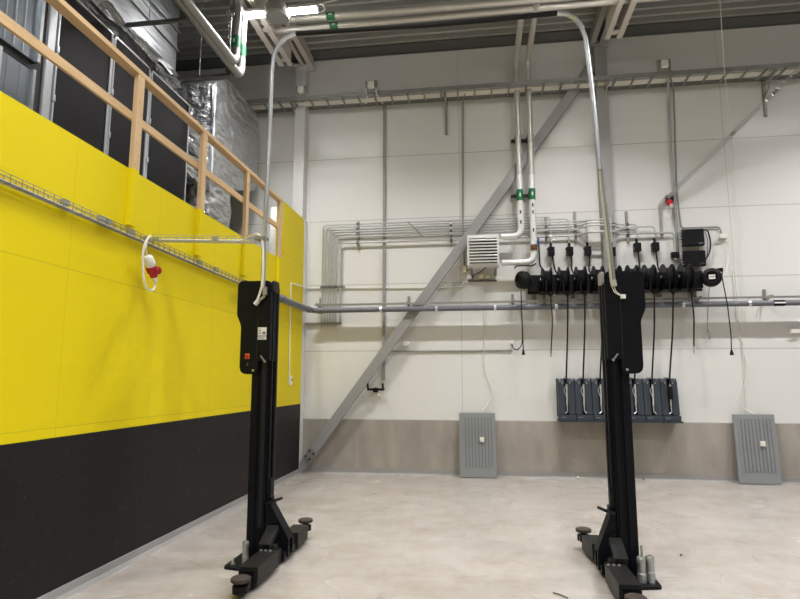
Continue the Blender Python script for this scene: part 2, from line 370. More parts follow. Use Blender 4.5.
def lift(x0, s, label, arm_dx, H, left):
    Yf = 5.2
    t = thing('lift_post', label, 'car lift post', (x0, Yf+.15, 0), 'two posts of the car lift')
    X = lambda a: x0+s*a                       # +a points to the other post
    def bx(mb, a, b, *r, **k): return mb.box(min(X(a), X(b)), max(X(a), X(b)), *r, **k)
    # mast: folded channel, open towards the other post, with stepped front
    prof = [(.065, Yf), (.05, Yf), (.045, Yf+.012), (-.02, Yf+.012), (-.03, Yf), (-.095, Yf), (-.1, Yf+.02), (-.1, Yf+.17), (-.08, Yf+.19), (.065, Yf+.19), (.065, Yf+.165), (.09, Yf+.165), (.09, Yf+.14), (.045, Yf+.14), (.045, Yf+.17), (-.06, Yf+.17), (-.06, Yf+.03), (.045, Yf+.03), (.045, Yf+.055), (.09, Yf+.055), (.09, Yf+.03), (.065, Yf+.03)]
    obj('mast', MB().prism([(X(a), y) for a, y in prof], 'z', .02, H-.02), 'lift', t)
    obj('flange_strip', bx(MB(), .075, .093, Yf+.138, Yf+.167, .5, H-.1), 'lift_grey', t)
    obj('base_plate', MB().prism(rounded([(X(-.2), 4.97), (X(-.02), 4.93), (X(.1), 4.97), (X(.12), 5.6), (X(-.2), 5.6)], .03), 'z', 0, .022), 'lift', t)
    for a, y in ((-.14, 5.03), (-.14, 5.5), (.05, 5.55)):
        obj('anchor_bolt', MB().lathe([(0, 0), (.022, 0), (.022, .012), (.011, .012), (.011, .04), (0, .04)], (X(a), y, .022), seg=10), 'zinc', t)
    # motor / control cover on the outer side
    pol = [(X(.082), H), (X(-.25), H), (X(-.25), 2.22), (X(-.205), 2.12), (X(-.205), 1.665), (X(-.03), 1.665), (X(-.03), 1.79), (X(.082), 1.79)]
    cv = obj('cover', MB().prism(rounded(pol, [.05, .05, .02, .03, .07, 0, 0, 0]), 'y', Yf-.035, Yf+.2, .004), 'lift', t)
    obj('seam', bx(MB(), -.045, -.042, Yf-.0365, Yf-.034, 1.8, H-.14), 'mark', cv)
    obj('cover_bolt', MB().lathe([(0, 0), (.011, 0), (.011, .008), (0, .01)], (X(-.07), Yf-.035, 1.70), (0, -1, 0), 10), 'zinc', cv)
    # roller cover on the inner top corner
    obj('roller_cover', MB().prism(rounded([(Yf-.03, H-.11), (Yf-.03, H+.001), (Yf+.12, H+.001), (Yf+.12, H-.11)], .03), 'x', X(.0825), X(.105)), 'lift_grey' if left else 'steel_paint', t)
    # plastic edging lever half way up, where the cover meets the mast
    if left:
        st = obj('sticker', bx(MB(), -.035, .048, Yf-.039, Yf-.034, 1.985, 2.1), 'plastic', t)
        obj('blue_stripe', bx(MB(), -.035, .048, Yf-.041, Yf-.0385, 2.015, 2.023), 'blue', st)
        obj('figure', MB().lathe([(.009, 0), (.016, 0), (.016, .002), (.009, .002)], (X(.026), Yf-.039, 2.047), (0, -1, 0), 12), 'grey_ink', st)
        for k in range(4): obj('print_line', bx(MB(), -.028, .0-.008*(k % 2), Yf-.041, Yf-.0385, 2.04+.014*k, 2.046+.014*k), 'grey_ink', st)
        for k in range(2): obj('print_line', bx(MB(), -.028, .035-.012*k, Yf-.041, Yf-.0385, 1.992+.01*k, 1.996+.01*k), 'grey_ink', st)
        sw = obj('switch_plate', bx(MB(), -.155, -.11, Yf-.041, Yf-.034, 1.805, 1.855, bev=.004), 'orange', t)
        obj('rotary_knob', MB().lathe([(0, 0), (.017, 0), (.015, .022), (0, .024)], (X(-.1325), Yf-.041, 1.83), (0, -1, 0), 14), 'red', sw)
        pb_ = obj('push_button', bx(MB(), -.138, -.115, Yf-.04, Yf-.034, 1.735, 1.775, bev=.003), 'black', t)
        obj('button_mark', bx(MB(), -.134, -.119, Yf-.042, Yf-.0395, 1.745, 1.75).box(min(X(-.134), X(-.119)), max(X(-.134), X(-.119)), Yf-.042, Yf-.0395, 1.76, 1.765), 'grey_ink', pb_)
    obj('latch_lever', MB().bar((X(.0), Yf-.042, 1.835), (X(.04), Yf-.042, 1.785), .012, .012, (0, 1, 0)).bar((X(.04), Yf-.042, 1.785), (X(.048), Yf-.042, 1.776), .022, .02, (0, 1, 0)), 'galv_dull', t)
    obj('chain_cover', bx(MB(), .012, .05, Yf-.02, Yf+.01, .3, 1.788, bev=.004), 'lift_grey' if left else 'lift', t)
    # carriage with slanting side plate
    ca = arm_dx
    pl = [(.07, .5), (.11, .5), (ca+.085, .2), (ca+.085, .05), (.07, .05)]
    cmb = MB().prism([(X(a), z) for a, z in pl], 'y', Yf+.02, Yf+.045).prism([(X(a), z) for a, z in pl], 'y', Yf+.13, Yf+.155)
    bx(cmb, .05, .1, Yf+.06, Yf+.135, .1, .72).bar((X(.1), Yf+.088, .5), (X(ca+.08), Yf+.088, .19), .085, .018, (s, 0, .5))
    cr = obj('carriage', cmb, 'lift', t)
    obj('bumper', MB().bar((X(.09), Yf+.06, .50), (X(.19), Yf+.03, .54), .12, .025, (0, 0, 1), .005), 'lift_grey', cr)
    obj('bumper_bracket', bx(MB(), .07, .12, Yf+.03, Yf+.12, .44, .56, bev=.008), 'lift', cr)
    # swing arms, folded along the drive-in direction
    for front in (True, False):
        yp = 4.98 if front else 5.53
        e = -1 if front else 1
        ln = .47 if front else .31
        arm = obj('swing_arm', MB(), 'lift', t)
        def L2(mb, m=None): return mb
        hw = .08 if front else .076
        tilt = 0 if (left or front) else -.055
        def arot(mb):
            return mb.xform(Matrix.Translation((X(ca), yp, 0)) @ Matrix.Rotation(math.atan2(-tilt*s if False else (tilt*1.0), .42)*(-1)*(e), 4, 'Z') @ Matrix.Translation((-X(ca), -yp, 0))) if tilt else mb
        cx = X(ca)
        y0, y1 = sorted((yp, yp+e*ln))
        sleeve = MB().box(cx-hw, cx+hw, y0, y1, .035, .175, .006)
        obj('sleeve', arot(sleeve), 'lift_grey', arm)
        ye = yp+e*ln
        obj('sleeve_mouth', arot(MB().box(cx-hw*.8, cx+hw*.8, min(ye, ye+e*.03), max(ye, ye+e*.03), .045, .155)), 'lift', arm)
        obj('inner_arm', arot(MB().box(cx-hw*.62, cx+hw*.62, min(ye, ye+e*.1), max(ye, ye+e*.1), .05, .12, .004)), 'lift', arm)
        obj('pivot_yoke', arot(MB().box(cx-.05, cx+.05, min(yp-e*.16, yp+e*.02), max(yp-e*.16, yp+e*.02), .03, .15, .008)), 'lift', arm)
        obj('pivot_pin', MB().lathe([(0, 0), (.035, 0), (.035, .03), (.028, .04), (0, .04)], (cx, yp-e*.1, .15), seg=16), 'lift_grey', arm)
        for q in (-.04, .0, .04):
            if front: obj('sleeve_bolt', MB().lathe([(0, 0), (.012, 0), (.01, .01), (0, .01)], (cx+q-.02, yp-.05, .175), seg=8), 'zinc', arm)
        yy = ye+e*(.14 if front else .17)
        rot = tilt*(1.0)
        px = cx + (tilt*1.2 if tilt else 0)
        zz = .045 if front else .09
        obj('pad_holder', MB().lathe([(0, 0), (.06, 0), (.06, .05), (.03, .055), (.03, .08), (0, .08)], (px, yy, zz-.01), seg=20).box(px-.05, px+.05, min(yy, ye+e*.06), max(yy, ye+e*.06), zz-.0, zz+.045), 'lift', arm)
        obj('rubber_pad', MB().lathe([(0, 0), (.068, 0), (.074, .006), (.074, .026), (.066, .032), (0, .03)], (px, yy, zz+.068), seg=24), 'rubber', arm)
    # locking gear between the arms
    obj('arm_lock', MB().lathe([(0, 0), (.05, 0), (.05, .03), (.02, .03), (.02, .12), (.026, .12), (.026, .14), (0, .14)], (X(ca-.06), Yf+.02, .21), seg=14), 'lift', t)
    obj('lock_ring', MB().lathe([(.012, 0), (.02, 0), (.02, .008), (.012, .008)], (X(ca-.07), Yf-.005, .3), (0, -1, 0), 12), 'zinc', t)
    obj('middle_beam', bx(MB(), ca-.07, ca+.07, 5.16, 5.47, .03, .1, bev=.005), 'lift', t)
    obj('sleeve_cover', MB().bar((X(ca-.05), 4.98, .19), (X(ca-.05), 5.19, .3), .1, .06, (0, 0, 1), .005), 'lift_grey', t)
    return t

lift(-2.02, 1, 'left black lift post standing by the yellow wall, with white sticker', .21, 2.545, True)
lift(1.175, -1, 'right black lift post standing before the row of hose reels', .145, 2.555, False)
def adapter(x, y, h, r, label):
    solo('height_adapter', MB().lathe([(0, 0), (r*1.06, 0), (r*1.06, h*.35), (r*.96, h*.37), (r*.96, h*.72), (r*1.03, h*.74), (r*1.03, h*.95), (r*.85, h), (r*.6, h), (r*.6, h*.9), (0, h*.9)], (x, y, .022), seg=20), 'galv', label, 'adapter', 'steel height adapters')
adapter(-2.06, 5.06, .19, .028, 'grey steel tube adapter standing on the base plate of the left post')
adapter(1.247, 5.06, .19, .034, 'grey steel tube adapter on the right post\'s base plate, nearest its mast')
adapter(1.325, 5.10, .19, .033, 'grey steel tube adapter on the right post\'s base plate, nearer its outer edge')
solo('threaded_rod', MB().cyl((1.285, 5.17, .022), (1.285, 5.17, .27), .012, 10), 'zinc', 'slim zinc rod standing behind the two tube adapters of the right post', 'rod')

# conduit masts on top of the posts, with the hose between them
PY = 5.13
def P(u, v): return W(u, v, PY)
t = thing('conduit_mast', 'bent zinc conduit rising from the left lift post to the roof', 'conduit', P(263, 290))
obj('tube', MB().tube([P(*q) for q in [(263, 288), (264, 245), (267.5, 180), (270.5, 110), (271.5, 72), (274, 55), (279, 45), (286, 38), (296, 33.5)]], .022, 12), 'zinc', t)
obj('clamp', MB().bar(P(265, 287), P(265, 295), .036, .03, (0, 1, 0)), 'galv', t)
obj('connector', MB().bar(P(258, 301), P(255, 304.5), .035, .03, (0, 1, 0)), 'plastic', t)
obj('bracket', MB().bar(P(265, 296), P(257, 302), .02, .02, (0, 1, 0)), 'galv', t)
t = thing('conduit_mast', 'bent zinc conduit rising from the right lift post to the roof', 'conduit', P(612, 290))
obj('tube', MB().tube([P(*q) for q in [(599.5, 170), (596, 130), (591.5, 85), (588, 55), (585.5, 38), (581, 26), (575, 18.5), (567, 14), (557, 13.2)]], .022, 12), 'zinc', t)
obj('hose', MB().tube([P(*q) for q in [(599, 165), (603, 205), (608, 250), (611.5, 283)]], .012, 8), 'ygreen', t)
obj('hose', MB().tube([P(*q) for q in [(601.5, 165), (606, 205), (611, 250), (614.5, 283)]], .012, 8), 'galv_dull', t)
obj('clamp', MB().bar(P(612.8, 280), P(614, 286.5), .045, .035, (0, 1, 0)), 'ygreen', t)
for k in (0, 2): obj('wire', MB().tube([P(612+k, 286), P(613.5+k, 291), P(617+k, 294), P(622, 296)], .004, 6, .02), 'cable', t)
obj('connector', MB().bar(P(623, 294.5), P(623, 298.5), .04, .03, (0, 1, 0)), 'plastic', t)
solo('spanning_hose', MB().tube([W(296, 33.5, PY), W(360, 29.5, PY), W(430, 25, PY), W(500, 19, PY), W(557, 13.2, PY)], .024, 10), 'black_matt', 'black hose spanning between the tops of the two bent conduits', 'hose')

# ------------------------------------------------------------------ wire trays
def basket(mb, p, q, w, h, side, up=(0, 0, 1), step=.1, r=.0028):
    """wire mesh tray from p to q; side = direction of its width, h = height of its rims"""
    p, q = Vector(p), Vector(q); sd, u = Vector(side).normalized(), Vector(up).normalized()
    longs = [(0, h), (0, h*.5), (0, 0), (w*.33, 0), (w*.67, 0), (w, 0), (w, h*.5), (w, h)]
    for a, b in longs: mb.tube([p+sd*a+u*b, q+sd*a+u*b], r, 5)
    n = max(1, int((q-p).length/step))
    for i in range(n+1):
        o = p.lerp(q, i/n)
        mb.tube([o+u*h, o, o+sd*w, o+sd*w+u*h], r, 5)
    return mb
p, q = Vector((XL+.012, 2.6, 2.915)), Vector((XL+.012, 9.9, 2.815))
t = thing('wire_tray', 'long wire cable tray running along the yellow wall', 'cable tray', p)
obj('basket', basket(MB(), p, q, .05, .062, (1, 0, 0), r=.0028), 'wire', t)
for u, v in [(68, 203), (104, 219), (111, 217), (134, 228), (150, 237), (202, 257), (218, 266), (246, 278)]:
    c = S(u, v, XL+.05)
    zz = p.z+(q.z-p.z)*(c.y-p.y)/(q.y-p.y)
    obj('coupler', MB().box(XL+.001, XL+.045, c.y-.03, c.y+.03, zz+.03, zz+.075), 'galv', t)
for dx, r_, lab in ((.033, .008, 'thick white power cable lying along the tray on the yellow wall'), (.016, .005, 'thin white power cable nearest the wall in the tray on the yellow wall')):
    solo('power_cable', MB().tube([p+Vector((dx, 0, r_+.003)), q+Vector((dx, 0, r_+.003))], r_, 8), 'cable', lab, 'cable', 'cables in the wall tray')
a, b = Vector((XL+.02, 5.06, 2.955)), Vector((-2.08, 5.2, 2.935))
t = thing('wire_tray', 'short wire cable tray bridging from the yellow wall to the left conduit', 'cable tray', a)
obj('basket', basket(MB(), a, b, .1, .05, (0, 1, 0), step=.08), 'galv', t)
for k in (.03, .58, .97):
    c = a.lerp(b, k); obj('coupler', MB().box(c.x-.03, c.x+.03, c.y-.004, c.y+.008, 2.945, 2.985), 'galv', t)
obj('end_clamp', MB().box(-2.09, -1.99, 5.1, 5.19, 2.935, 2.965), 'galv_dull', t)
solo('lift_cable', MB().tube([a+Vector((-.05, .05, .012)), a.lerp(b, .4)+Vector((0, .05, .012)), a.lerp(b, .8)+Vector((0, .05, .015)), W(250, 236.5, 5.19), W(256, 233.5, 5.16), W(261, 236, 5.13), W(263, 244, 5.11), W(263.3, 262, 5.1), W(262.5, 284, 5.1), W(259, 296, 5.11), W(256.5, 302, 5.11)], .011, 8, .04), 'cable', 'white cable leaving the bridging tray and dropping onto the left lift post', 'cable')
# red plug hanging under the wall tray
t = thing('power_plug', 'red and white industrial plug hanging from the tray on the yellow wall', 'plug', S(152, 268, -3.0))
c = lambda u, v: S(u, v, -3.0)
ax = (c(155, 279)-c(148, 257)).normalized()
body = c(149.5, 262)
obj('collar', MB().lathe([(0, -.06), (.03, -.06), (.042, -.045), (.047, .03), (.04, .045), (0, .045)], body, ax, 18), 'plastic', t)
obj('body', MB().lathe([(0, .045), (.044, .045), (.048, .06), (.048, .1), (.038, .115), (.036, .15), (0, .15)], body, ax, 18), 'red', t)
obj('flap', MB().lathe([(0, 0), (.038, 0), (.038, .02), (.02, .028), (0, .03)], c(157, 270.5), (1, -.4, 0), 16), 'red', t)
obj('gland', MB().lathe([(0, .15), (.026, .15), (.02, .2), (0, .2)], body, ax, 14), 'plastic', t)
obj('cable', MB().tube([c(154.5, 281), c(155.5, 286), c(152.5, 291), c(147.5, 289.5), c(144, 283), c(143, 270), c(143, 252), c(145, 243), c(148, 238), S(150, 236, -3.05)], .011, 8, .04), 'cable', t)
obj('hanger_cord', MB().tube([c(148, 257), c(145.5, 248), S(148, 239, -3.05)], .006, 6), 'cable', t)

# ------------------------------------------------------------------ timber railing on the mezzanine edge
t = thing('timber_railing', 'unpainted pine guard rail along the top of the yellow boarding', 'railing', (XL, 6, 3.522))
yp = [4.64, 5.92, 7.18, 8.53]
obj('top_rail', MB().box(XL-.048, XL+.05, -3, 8.63, 4.432, 4.478, .003), 'wood', t)
obj('middle_rail', MB().box(XL-.03, XL-.001, -3, 8.62, 3.985, 4.065, .003), 'wood', t)
for y in yp:
    pst = obj('upright', MB().box(XL+.001, XL+.047, y, y+.098, 3.522, 4.431, .002), 'wood_post', t)
    ft = obj('painted_foot', MB().box(XL+.001, XL+.047, y, y+.098, 2.99, 3.522, .002), 'yellow', pst)
    ft['label'] = 'foot of the upright painted yellow with the wall'
    for k in range(9):
        zz = 3.56+.1*k; obj('screw', MB().cyl((XL+.047, y+.03+.04*(k % 2), zz), (XL+.0482, y+.03+.04*(k % 2), zz), .004, 6), 'mark', pst)

# ------------------------------------------------------------------ air handling plant on the mezzanine
XA = -4.0
t = thing('air_handling_unit', 'anthracite air handling cabinet behind the pine railing', 'ventilation unit', (-4.6, 5.8, 3.33))
obj('body', MB().box(-5.3, XA-.03, 4.46, 7.24, 3.33, 5.36), 'dark_void', t)
ed = [4.66, 5.5, 6.24, 7.24]
for y0, y1 in zip(ed, ed[1:]):
    zt = 5.44
    dr = obj('door_panel', MB().box(XA-.03, XA, y0+.05, y1-.03, 3.42, zt, .006), 'ahu', t)
    fr = MB()
    for (a, b, c0, d0) in ((y0+.03, y0+.05, 3.4, zt+.02), (y1-.03, y1-.01, 3.4, zt+.02)): fr.box(XA-.03, XA+.006, a, b, c0, d0)
    fr.box(XA-.03, XA+.006, y0+.03, y1-.01, zt, zt+.02)
    obj('edge_trim', fr, 'alu', dr)
    for zz in (3.7, 4.25, 4.75): obj('hinge', MB().box(XA, XA+.02, y0+.02, y0+.05, zz, zz+.07, .004), 'alu', dr)
for y, w in ((4.56, .1), (5.47, .045), (6.21, .045)):
    obj('profile', MB().box(XA-.03, XA+.012, y, y+w, 3.33, 5.5 if w > .05 else 5.4, .01), 'alu', t)
obj('corner_post', MB().box(XA-.06, XA-.01, 4.4, 4.555, 3.33, 5.6), 'dark_void', t)
t = thing('duct', 'lower galvanised sheet duct at far left behind the railing', 'duct', (-4.5, 3.6, 3.33))
obj('casing', MB().box(-5.2, -3.92, 1.5, 4.36, 3.33, 4.35), 'duct', t)
for y in (2.4, 3.5, 3.96, 4.33):
    obj('flange', MB().box(-5.2, -3.9, y, y+.03, 3.33, 4.37), 'zinc', t)
for y in (3.62, 3.75, 3.85, 4.06, 4.2): obj('crease', MB().box(-3.921, -3.917, y, y+.006, 3.34, 4.34), 'galv_dull', t)
obj('gap_shade', MB().box(-5.2, -3.95, 1.5, 4.4, 4.38, 4.44), 'dark_void', t)  # dark slab standing for the shade in the gap between the ducts
t = thing('duct', 'upper galvanised sheet duct at far left behind the railing', 'duct', (-4.5, 3.6, 4.45))
obj('casing', MB().box(-5.2, -3.92, 1.5, 4.38, 4.45, 6.6), 'duct', t)
for y in (2.4, 3.75, 4.35): obj('flange', MB().box(-5.2, -3.89, y, y+.035, 4.45, 6.6), 'zinc', t)
for y in (4.0, 4.1, 4.2): obj('crease', MB().box(-3.921, -3.912, y, y+.01, 4.47, 6.5), 'zinc', t)

def crumple(mb, amt, cuts=1, seedv=1):
    bmesh.ops.subdivide_edges(mb.bm, edges=mb.bm.edges[:], cuts=cuts, use_grid_fill=True)
    rnd = random.Random(seedv)
    for v in mb.bm.verts: v.co += Vector((rnd.uniform(-amt, amt), rnd.uniform(-amt, amt), rnd.uniform(-amt, amt)))
    return mb
# long taut duct above the cabinet
XD = -4.25
ye = S(177, 60, XD).y; zb = S(178, 76, XD).z
t = thing('duct', 'long silver foil-wrapped duct passing above the anthracite cabinet', 'duct', (XD-.5, 5.5, zb))
obj('casing', MB().box(XD-.9, XD, 4.45, ye, zb, zb+1.0, .03), 'foil_smooth', t)
for z in (.34, .62): obj('fold', MB().box(XD-.005, XD+.03, 4.45, ye, zb+z, zb+z+.035, .01), 'foil_smooth', t)
obj('torn_hem', crumple(MB().box(XD-.5, XD+.02, 5.0, ye+.15, zb-.14, zb+.02), .05, 6, 3), 'foil', t)
solo('duct_soffit', MB().box(-6.6, -5.2, S(70, 10, -5.2).y, S(121, 10, -5.2).y, S(121, 18, -5.2).z, 7.3), 'dark_void', 'dark grey duct box under the roof, left of the long silver duct', 'duct')
# big wrapped duct turning down behind the cabinet
t = thing('duct', 'big crumpled foil-wrapped duct between the cabinet and the back wall', 'duct', (-4.4, 8.8, 3.33))
yb0, yb1 = S(213, 120, XA).y, S(258, 150, XA).y
zt0, zb0 = S(217, 85, XA).z, S(245, 188, XA).z
q0, q1_ = S(230, 191, XA), S(257, 191, XA)
pol = rounded([(yb0, q0.z), (yb0, zt0), (yb0+.45, zt0+.32), (yb1, zt0+.28), (yb1, q1_.z), (q0.y, q0.z)], [.03, .1, .25, .12, .12, 0])
mb = MB().prism(pol, 'x', XA-.9, XA, .03)
obj('casing', mb, 'foil', t)
obj('tape_seam', crumple(MB().box(XA-.02, XA+.012, yb0-.012, yb0+.035, zb0-.2, zt0-.05), .014, 5, 21), 'alu', t)
dd = crumple(MB().box(XA-.8, XA-.02, yb0+.02, yb0+.78, 3.34, q0.z+.05), .016, 6, 5)
obj('dropping_leg', dd, 'foil', t)
for k in range(4): obj('wrap', crumple(MB().box(XA-.8, XA-.12, yb0-.5, yb0, 4.55+.2*k, 4.7+.2*k), .03, 3, 9+k), 'foil', t)
solo('foil_roll', MB().lathe([(0, 0), (.075, 0), (.075, 1.08), (.065, 1.1), (0, 1.1)], (-3.32, S(274.5, 225, -3.32).y, 3.331), (0, 0, 1), 20), 'plastic', 'upright white roll standing behind the last pine upright', 'roll')

# ------------------------------------------------------------------ insulated heating pipes
def lag(pts, r, label, m='lag', bands=(), cap=None, group='insulated heating pipes'):
    t = thing('insulated_pipe', label, 'pipe', pts[0], group)
    obj('jacket', MB().tube(pts, r, 14, .16, 6), m, t)
    for (p, q) in bands:
        bnd = obj('label_band', MB().cyl(p, q, r+.004, 16), 'green', t)
        p, q = Vector(p), Vector(q); mdl = (p+q)/2
        d = (q-p).normalized(); n = Vector((0, -1, 0)) if abs(d.y) < .5 else Vector((0, 0, -1))
        o = mdl+n*(r+.002); s = d.cross(n)
        obj('white_print', MB().bar(o-d*.03, o+d*.03, .022, .006, n), 'plastic', bnd)
    return t
zp = 6.0
pA = F(235, 64, zp); pB = F(240.5, 77, zp)          # ends of the two mezzanine runs
ZC = 7.25
yA, yB_ = F(334, 26, ZC).y+.04, F(331, 16, ZC).y+.03
r = .052
rr_ = .062
lag([(pA.x, -2, zp), (pA.x, pA.y, zp), (pA.x, pA.y, 6.98), (pA.x, pA.y-3, 6.98)], rr_, 'silver insulated pipe rising by the foil duct, left one of the upright pair', 'galv_dull', bands=[((pA.x, pA.y, W(238, 48, pA.y).z), (pA.x, pA.y, W(238, 37, pA.y).z))])
lag([(pB.x, -2, zp), (pB.x, pB.y, zp), (pB.x, pB.y, 6.98), (pB.x, pB.y-3, 6.98)], rr_, 'silver insulated pipe rising by the foil duct, right one of the upright pair', 'galv_dull', bands=[((pB.x, pB.y, W(243, 57, pB.y).z), (pB.x, pB.y, W(243, 46, pB.y).z))])
yb2 = (F(533, 18, ZC).y+yB_)/2; ya2 = (F(518, 25, ZC).y+yA)/2
x_a, x_b = W(518, 150, 9.98).x, W(530, 150, 9.98).x
def along(x, y0, y1, xl=-2.2, xr=.8): return y0+(y1-y0)*(x-xl)/(xr-xl)
def lb(u, v, y, z): return F(u, v, z)
def thru(p, q):
    p, q = F(*p, ZC), F(*q, ZC); d = (q-p)/(q.x-p.x)
    return lambda x: p+d*(x-p.x)
LA, LB = thru((334, 26), (600, 2.5)), thru((331, 16), (520, 1))
lag([LA(-3.5), LA(6.5)], r, 'pale insulated pipe under the roof, lower one of the pair in view', bands=[(LA(F(330, 26, ZC).x), LA(F(338.5, 26, ZC).x))])
lag([LB(-3.5), LB(6.5)], r, 'pale insulated pipe under the roof, upper one of the pair in view', bands=[(LB(F(326.5, 16, ZC).x), LB(F(335.5, 16, ZC).x))])
YP = 9.86
z1 = W(519, 190, YP).z; z2 = W(519, 201, YP).z
zh1, zh2 = W(510, 236.5, YP).z, W(515, 262.5, YP).z
xh = W(501, 236, YP).x
lag([(x_a, LA(x_a).y+.045, ZC), (x_a, YP, ZC), (x_a, YP, W(519, 175, YP).z)], .05, 'silver insulated pipe coming down the back wall, left of the pair', 'lag')
lag([(x_b, LB(x_b).y+.045, ZC-.002), (x_b, YP, ZC), (x_b, YP, W(531, 175, YP).z)], .05, 'silver insulated pipe coming down the back wall, right of the pair', 'lag')
tA = lag([(x_a, YP, W(519, 175, YP).z-.002), (x_a, YP, zh1), (xh, YP+.0, zh1)], .052, 'white lagged pipe turning into the top of the fan heater', 'lag_white', bands=[((x_a, YP, z1), (x_a, YP, z2))])
tB = lag([(x_b, YP, W(531, 175, YP).z-.002), (x_b, YP, zh2), (xh, YP+.0, zh2)], .052, 'white lagged pipe turning into the bottom of the fan heater', 'lag_white', bands=[((x_b, YP, W(531, 189, YP).z), (x_b, YP, W(531, 200, YP).z))])
vz = W(531, 248, YP).z
obj('valve', MB().lathe([(0, -.05), (.06, -.05), (.06, .05), (0, .05)], (x_b, YP, vz), (0, 0, 1), 14).cyl((x_b, YP, vz), (x_b, YP-.09, vz), .03, 10), 'brass', tB)
for tt, xx, us in ((tA, x_a, ((519, 222), (519, 212))), (tB, x_b, ((531, 205), (531, 212), (531, 230)))):
    for u, v in us:
        o = W(u, v, YP-.05); obj('flow_mark', MB().box(xx-.012, xx+.012, YP-.056, YP-.04, o.z-.03, o.z+.03), 'mark', tt)
for v, lb_ in ((139, 'upper clamp rail holding the pair of silver pipes on the wall'), (194.5, 'lower clamp rail behind the green bands of the paired pipes')):
    zz = W(524, v, 9.99).z
    solo('pipe_clamp', MB().box(W(511, v).x, W(528 if v < 150 else 535, v).x, 10.03, 10.1, zz-.02, zz+.02).cyl((x_a, 10.1, zz), (x_a, YP, zz), .06, 12).cyl((x_b, 10.1, zz), (x_b, YP, zz), .06, 12), 'mark', lb_, 'clamp')
# strut brackets carrying the mezzanine pipes
def strut(u0, v0, u1, v1, z, label, hang):
    p, q = F(u0, v0, z), F(u1, v1, z); p.y = q.y
    t = thing('support_strut', label, 'strut', q)
    obj('channel', MB().bar(p, q, .04, .04), 'flash', t)
    obj('threaded_rod', MB().cyl(q, (q.x, q.y, ROOF-.002), .006, 6), 'galv_dull', t)
    obj('threaded_rod', MB().cyl((q.x-.45, q.y, q.z), (q.x-.45, q.y, ROOF-.002), .006, 6), 'galv_dull', t)
    obj('end_bracket', MB().box(q.x-.03, q.x+.05, q.y-.05, q.y+.05, q.z-.03, q.z+.12), 'flash', t)
strut(112, 27, 184, 20, zp-.08, 'dark strut carrying the insulated pipes, nearer the viewer', 1)
strut(164, 80, 229, 75, zp-.08, 'dark strut carrying the insulated pipes, beside the foil duct', 1)
# suspension wires with a coiled end by the upright pipes
solo('cable_coil', MB().tube([W(229, 0, 7.0), W(228.5, 40, 7.0)], .006, 6).tube([W(230+4*math.cos(a), 13.5+4*math.sin(a), 7.0) for a in [k*PI/8 for k in range(16)]], .008, 6, closed=True), 'galv_dull', 'thin wire with a small coil hanging beside the upright insulated pipes', 'wire')
solo('cable_coil', MB().tube([W(320.5+4.3*math.cos(a), 8+4.3*math.sin(a), 7.45) for a in [k*PI/8 for k in range(16)]], .012, 6, closed=True).tube([W(320, 4, 7.45), W(331, 1, 7.45), W(345, -2, 7.45)], .01, 6), 'cable', 'small white cable coil at the right end of the hanging lamp', 'cable')

# ------------------------------------------------------------------ cable ladder high on the back wall
zl = W(420, 92, 9.62).z
yn, yf = 9.62, 10.04
t = thing('cable_ladder', 'long steel cable ladder running high across the back wall', 'cable ladder', (1, yf, zl))
xa, xb = -4.6, 9.0
obj('rail', MB().box(xa, xb, yn, yn+.015, zl, zl+.075), 'galv_dull', t)
obj('rail', MB().box(xa, xb, yf-.015, yf, zl, zl+.075), 'galv_dull', t)
x = xa+.1
while x < xb:
    obj('rung', MB().bar((x, yn, zl+.015), (x, yf, zl+.015), .03, .022), 'galv_dull', t); x += .3
for u, v in ((298, 105), (446, 104), (603, 85), (765, 90)):
    xx = W(u, v, 10.05).x
    obj('wall_bracket', MB().box(xx-.022, xx+.022, 10.075, YB-.002, zl-.62 if u != 298 else zl-.35, zl+.02).bar((xx, yn, zl-.03), (xx, 10.1, zl-.03), .04, .03).bar((xx, yn+.12, zl-.03), (xx, 10.08, zl-.3), .02, .02, (1, 0, 0)), 'galv_dull', t)
solo('power_cable', MB().box(xa, xb, yn+.16, yf-.1, zl+.028, zl+.05, .008), 'cable', 'flat white cable bunch lying along the ladder high on the back wall', 'cable')
for u, v, s_, lab in ((301, 90, 1, 'small pale junction box on the cable ladder by the corner column'), (371, 85, 1, 'small pale junction box on the cable ladder, third from right'), (664.5, 64, 1, 'small pale junction box on the cable ladder near the upper right')):
    c = W(u, v, yn-.05)
    t = thing('junction_box', lab.replace(', third from right', ' above the grey wall trunking'), 'junction box', c, 'junction boxes on the cable ladder')
    obj('back_plate', MB().box(c.x-.11, c.x+.11, yn-.02, yn-.005, c.z-.12, c.z+.1), 'galv_dull', t)
    obj('box', MB().box(c.x-.055, c.x+.055, yn-.09, yn-.02, c.z-.06, c.z+.06, .008), 'plastic', t)
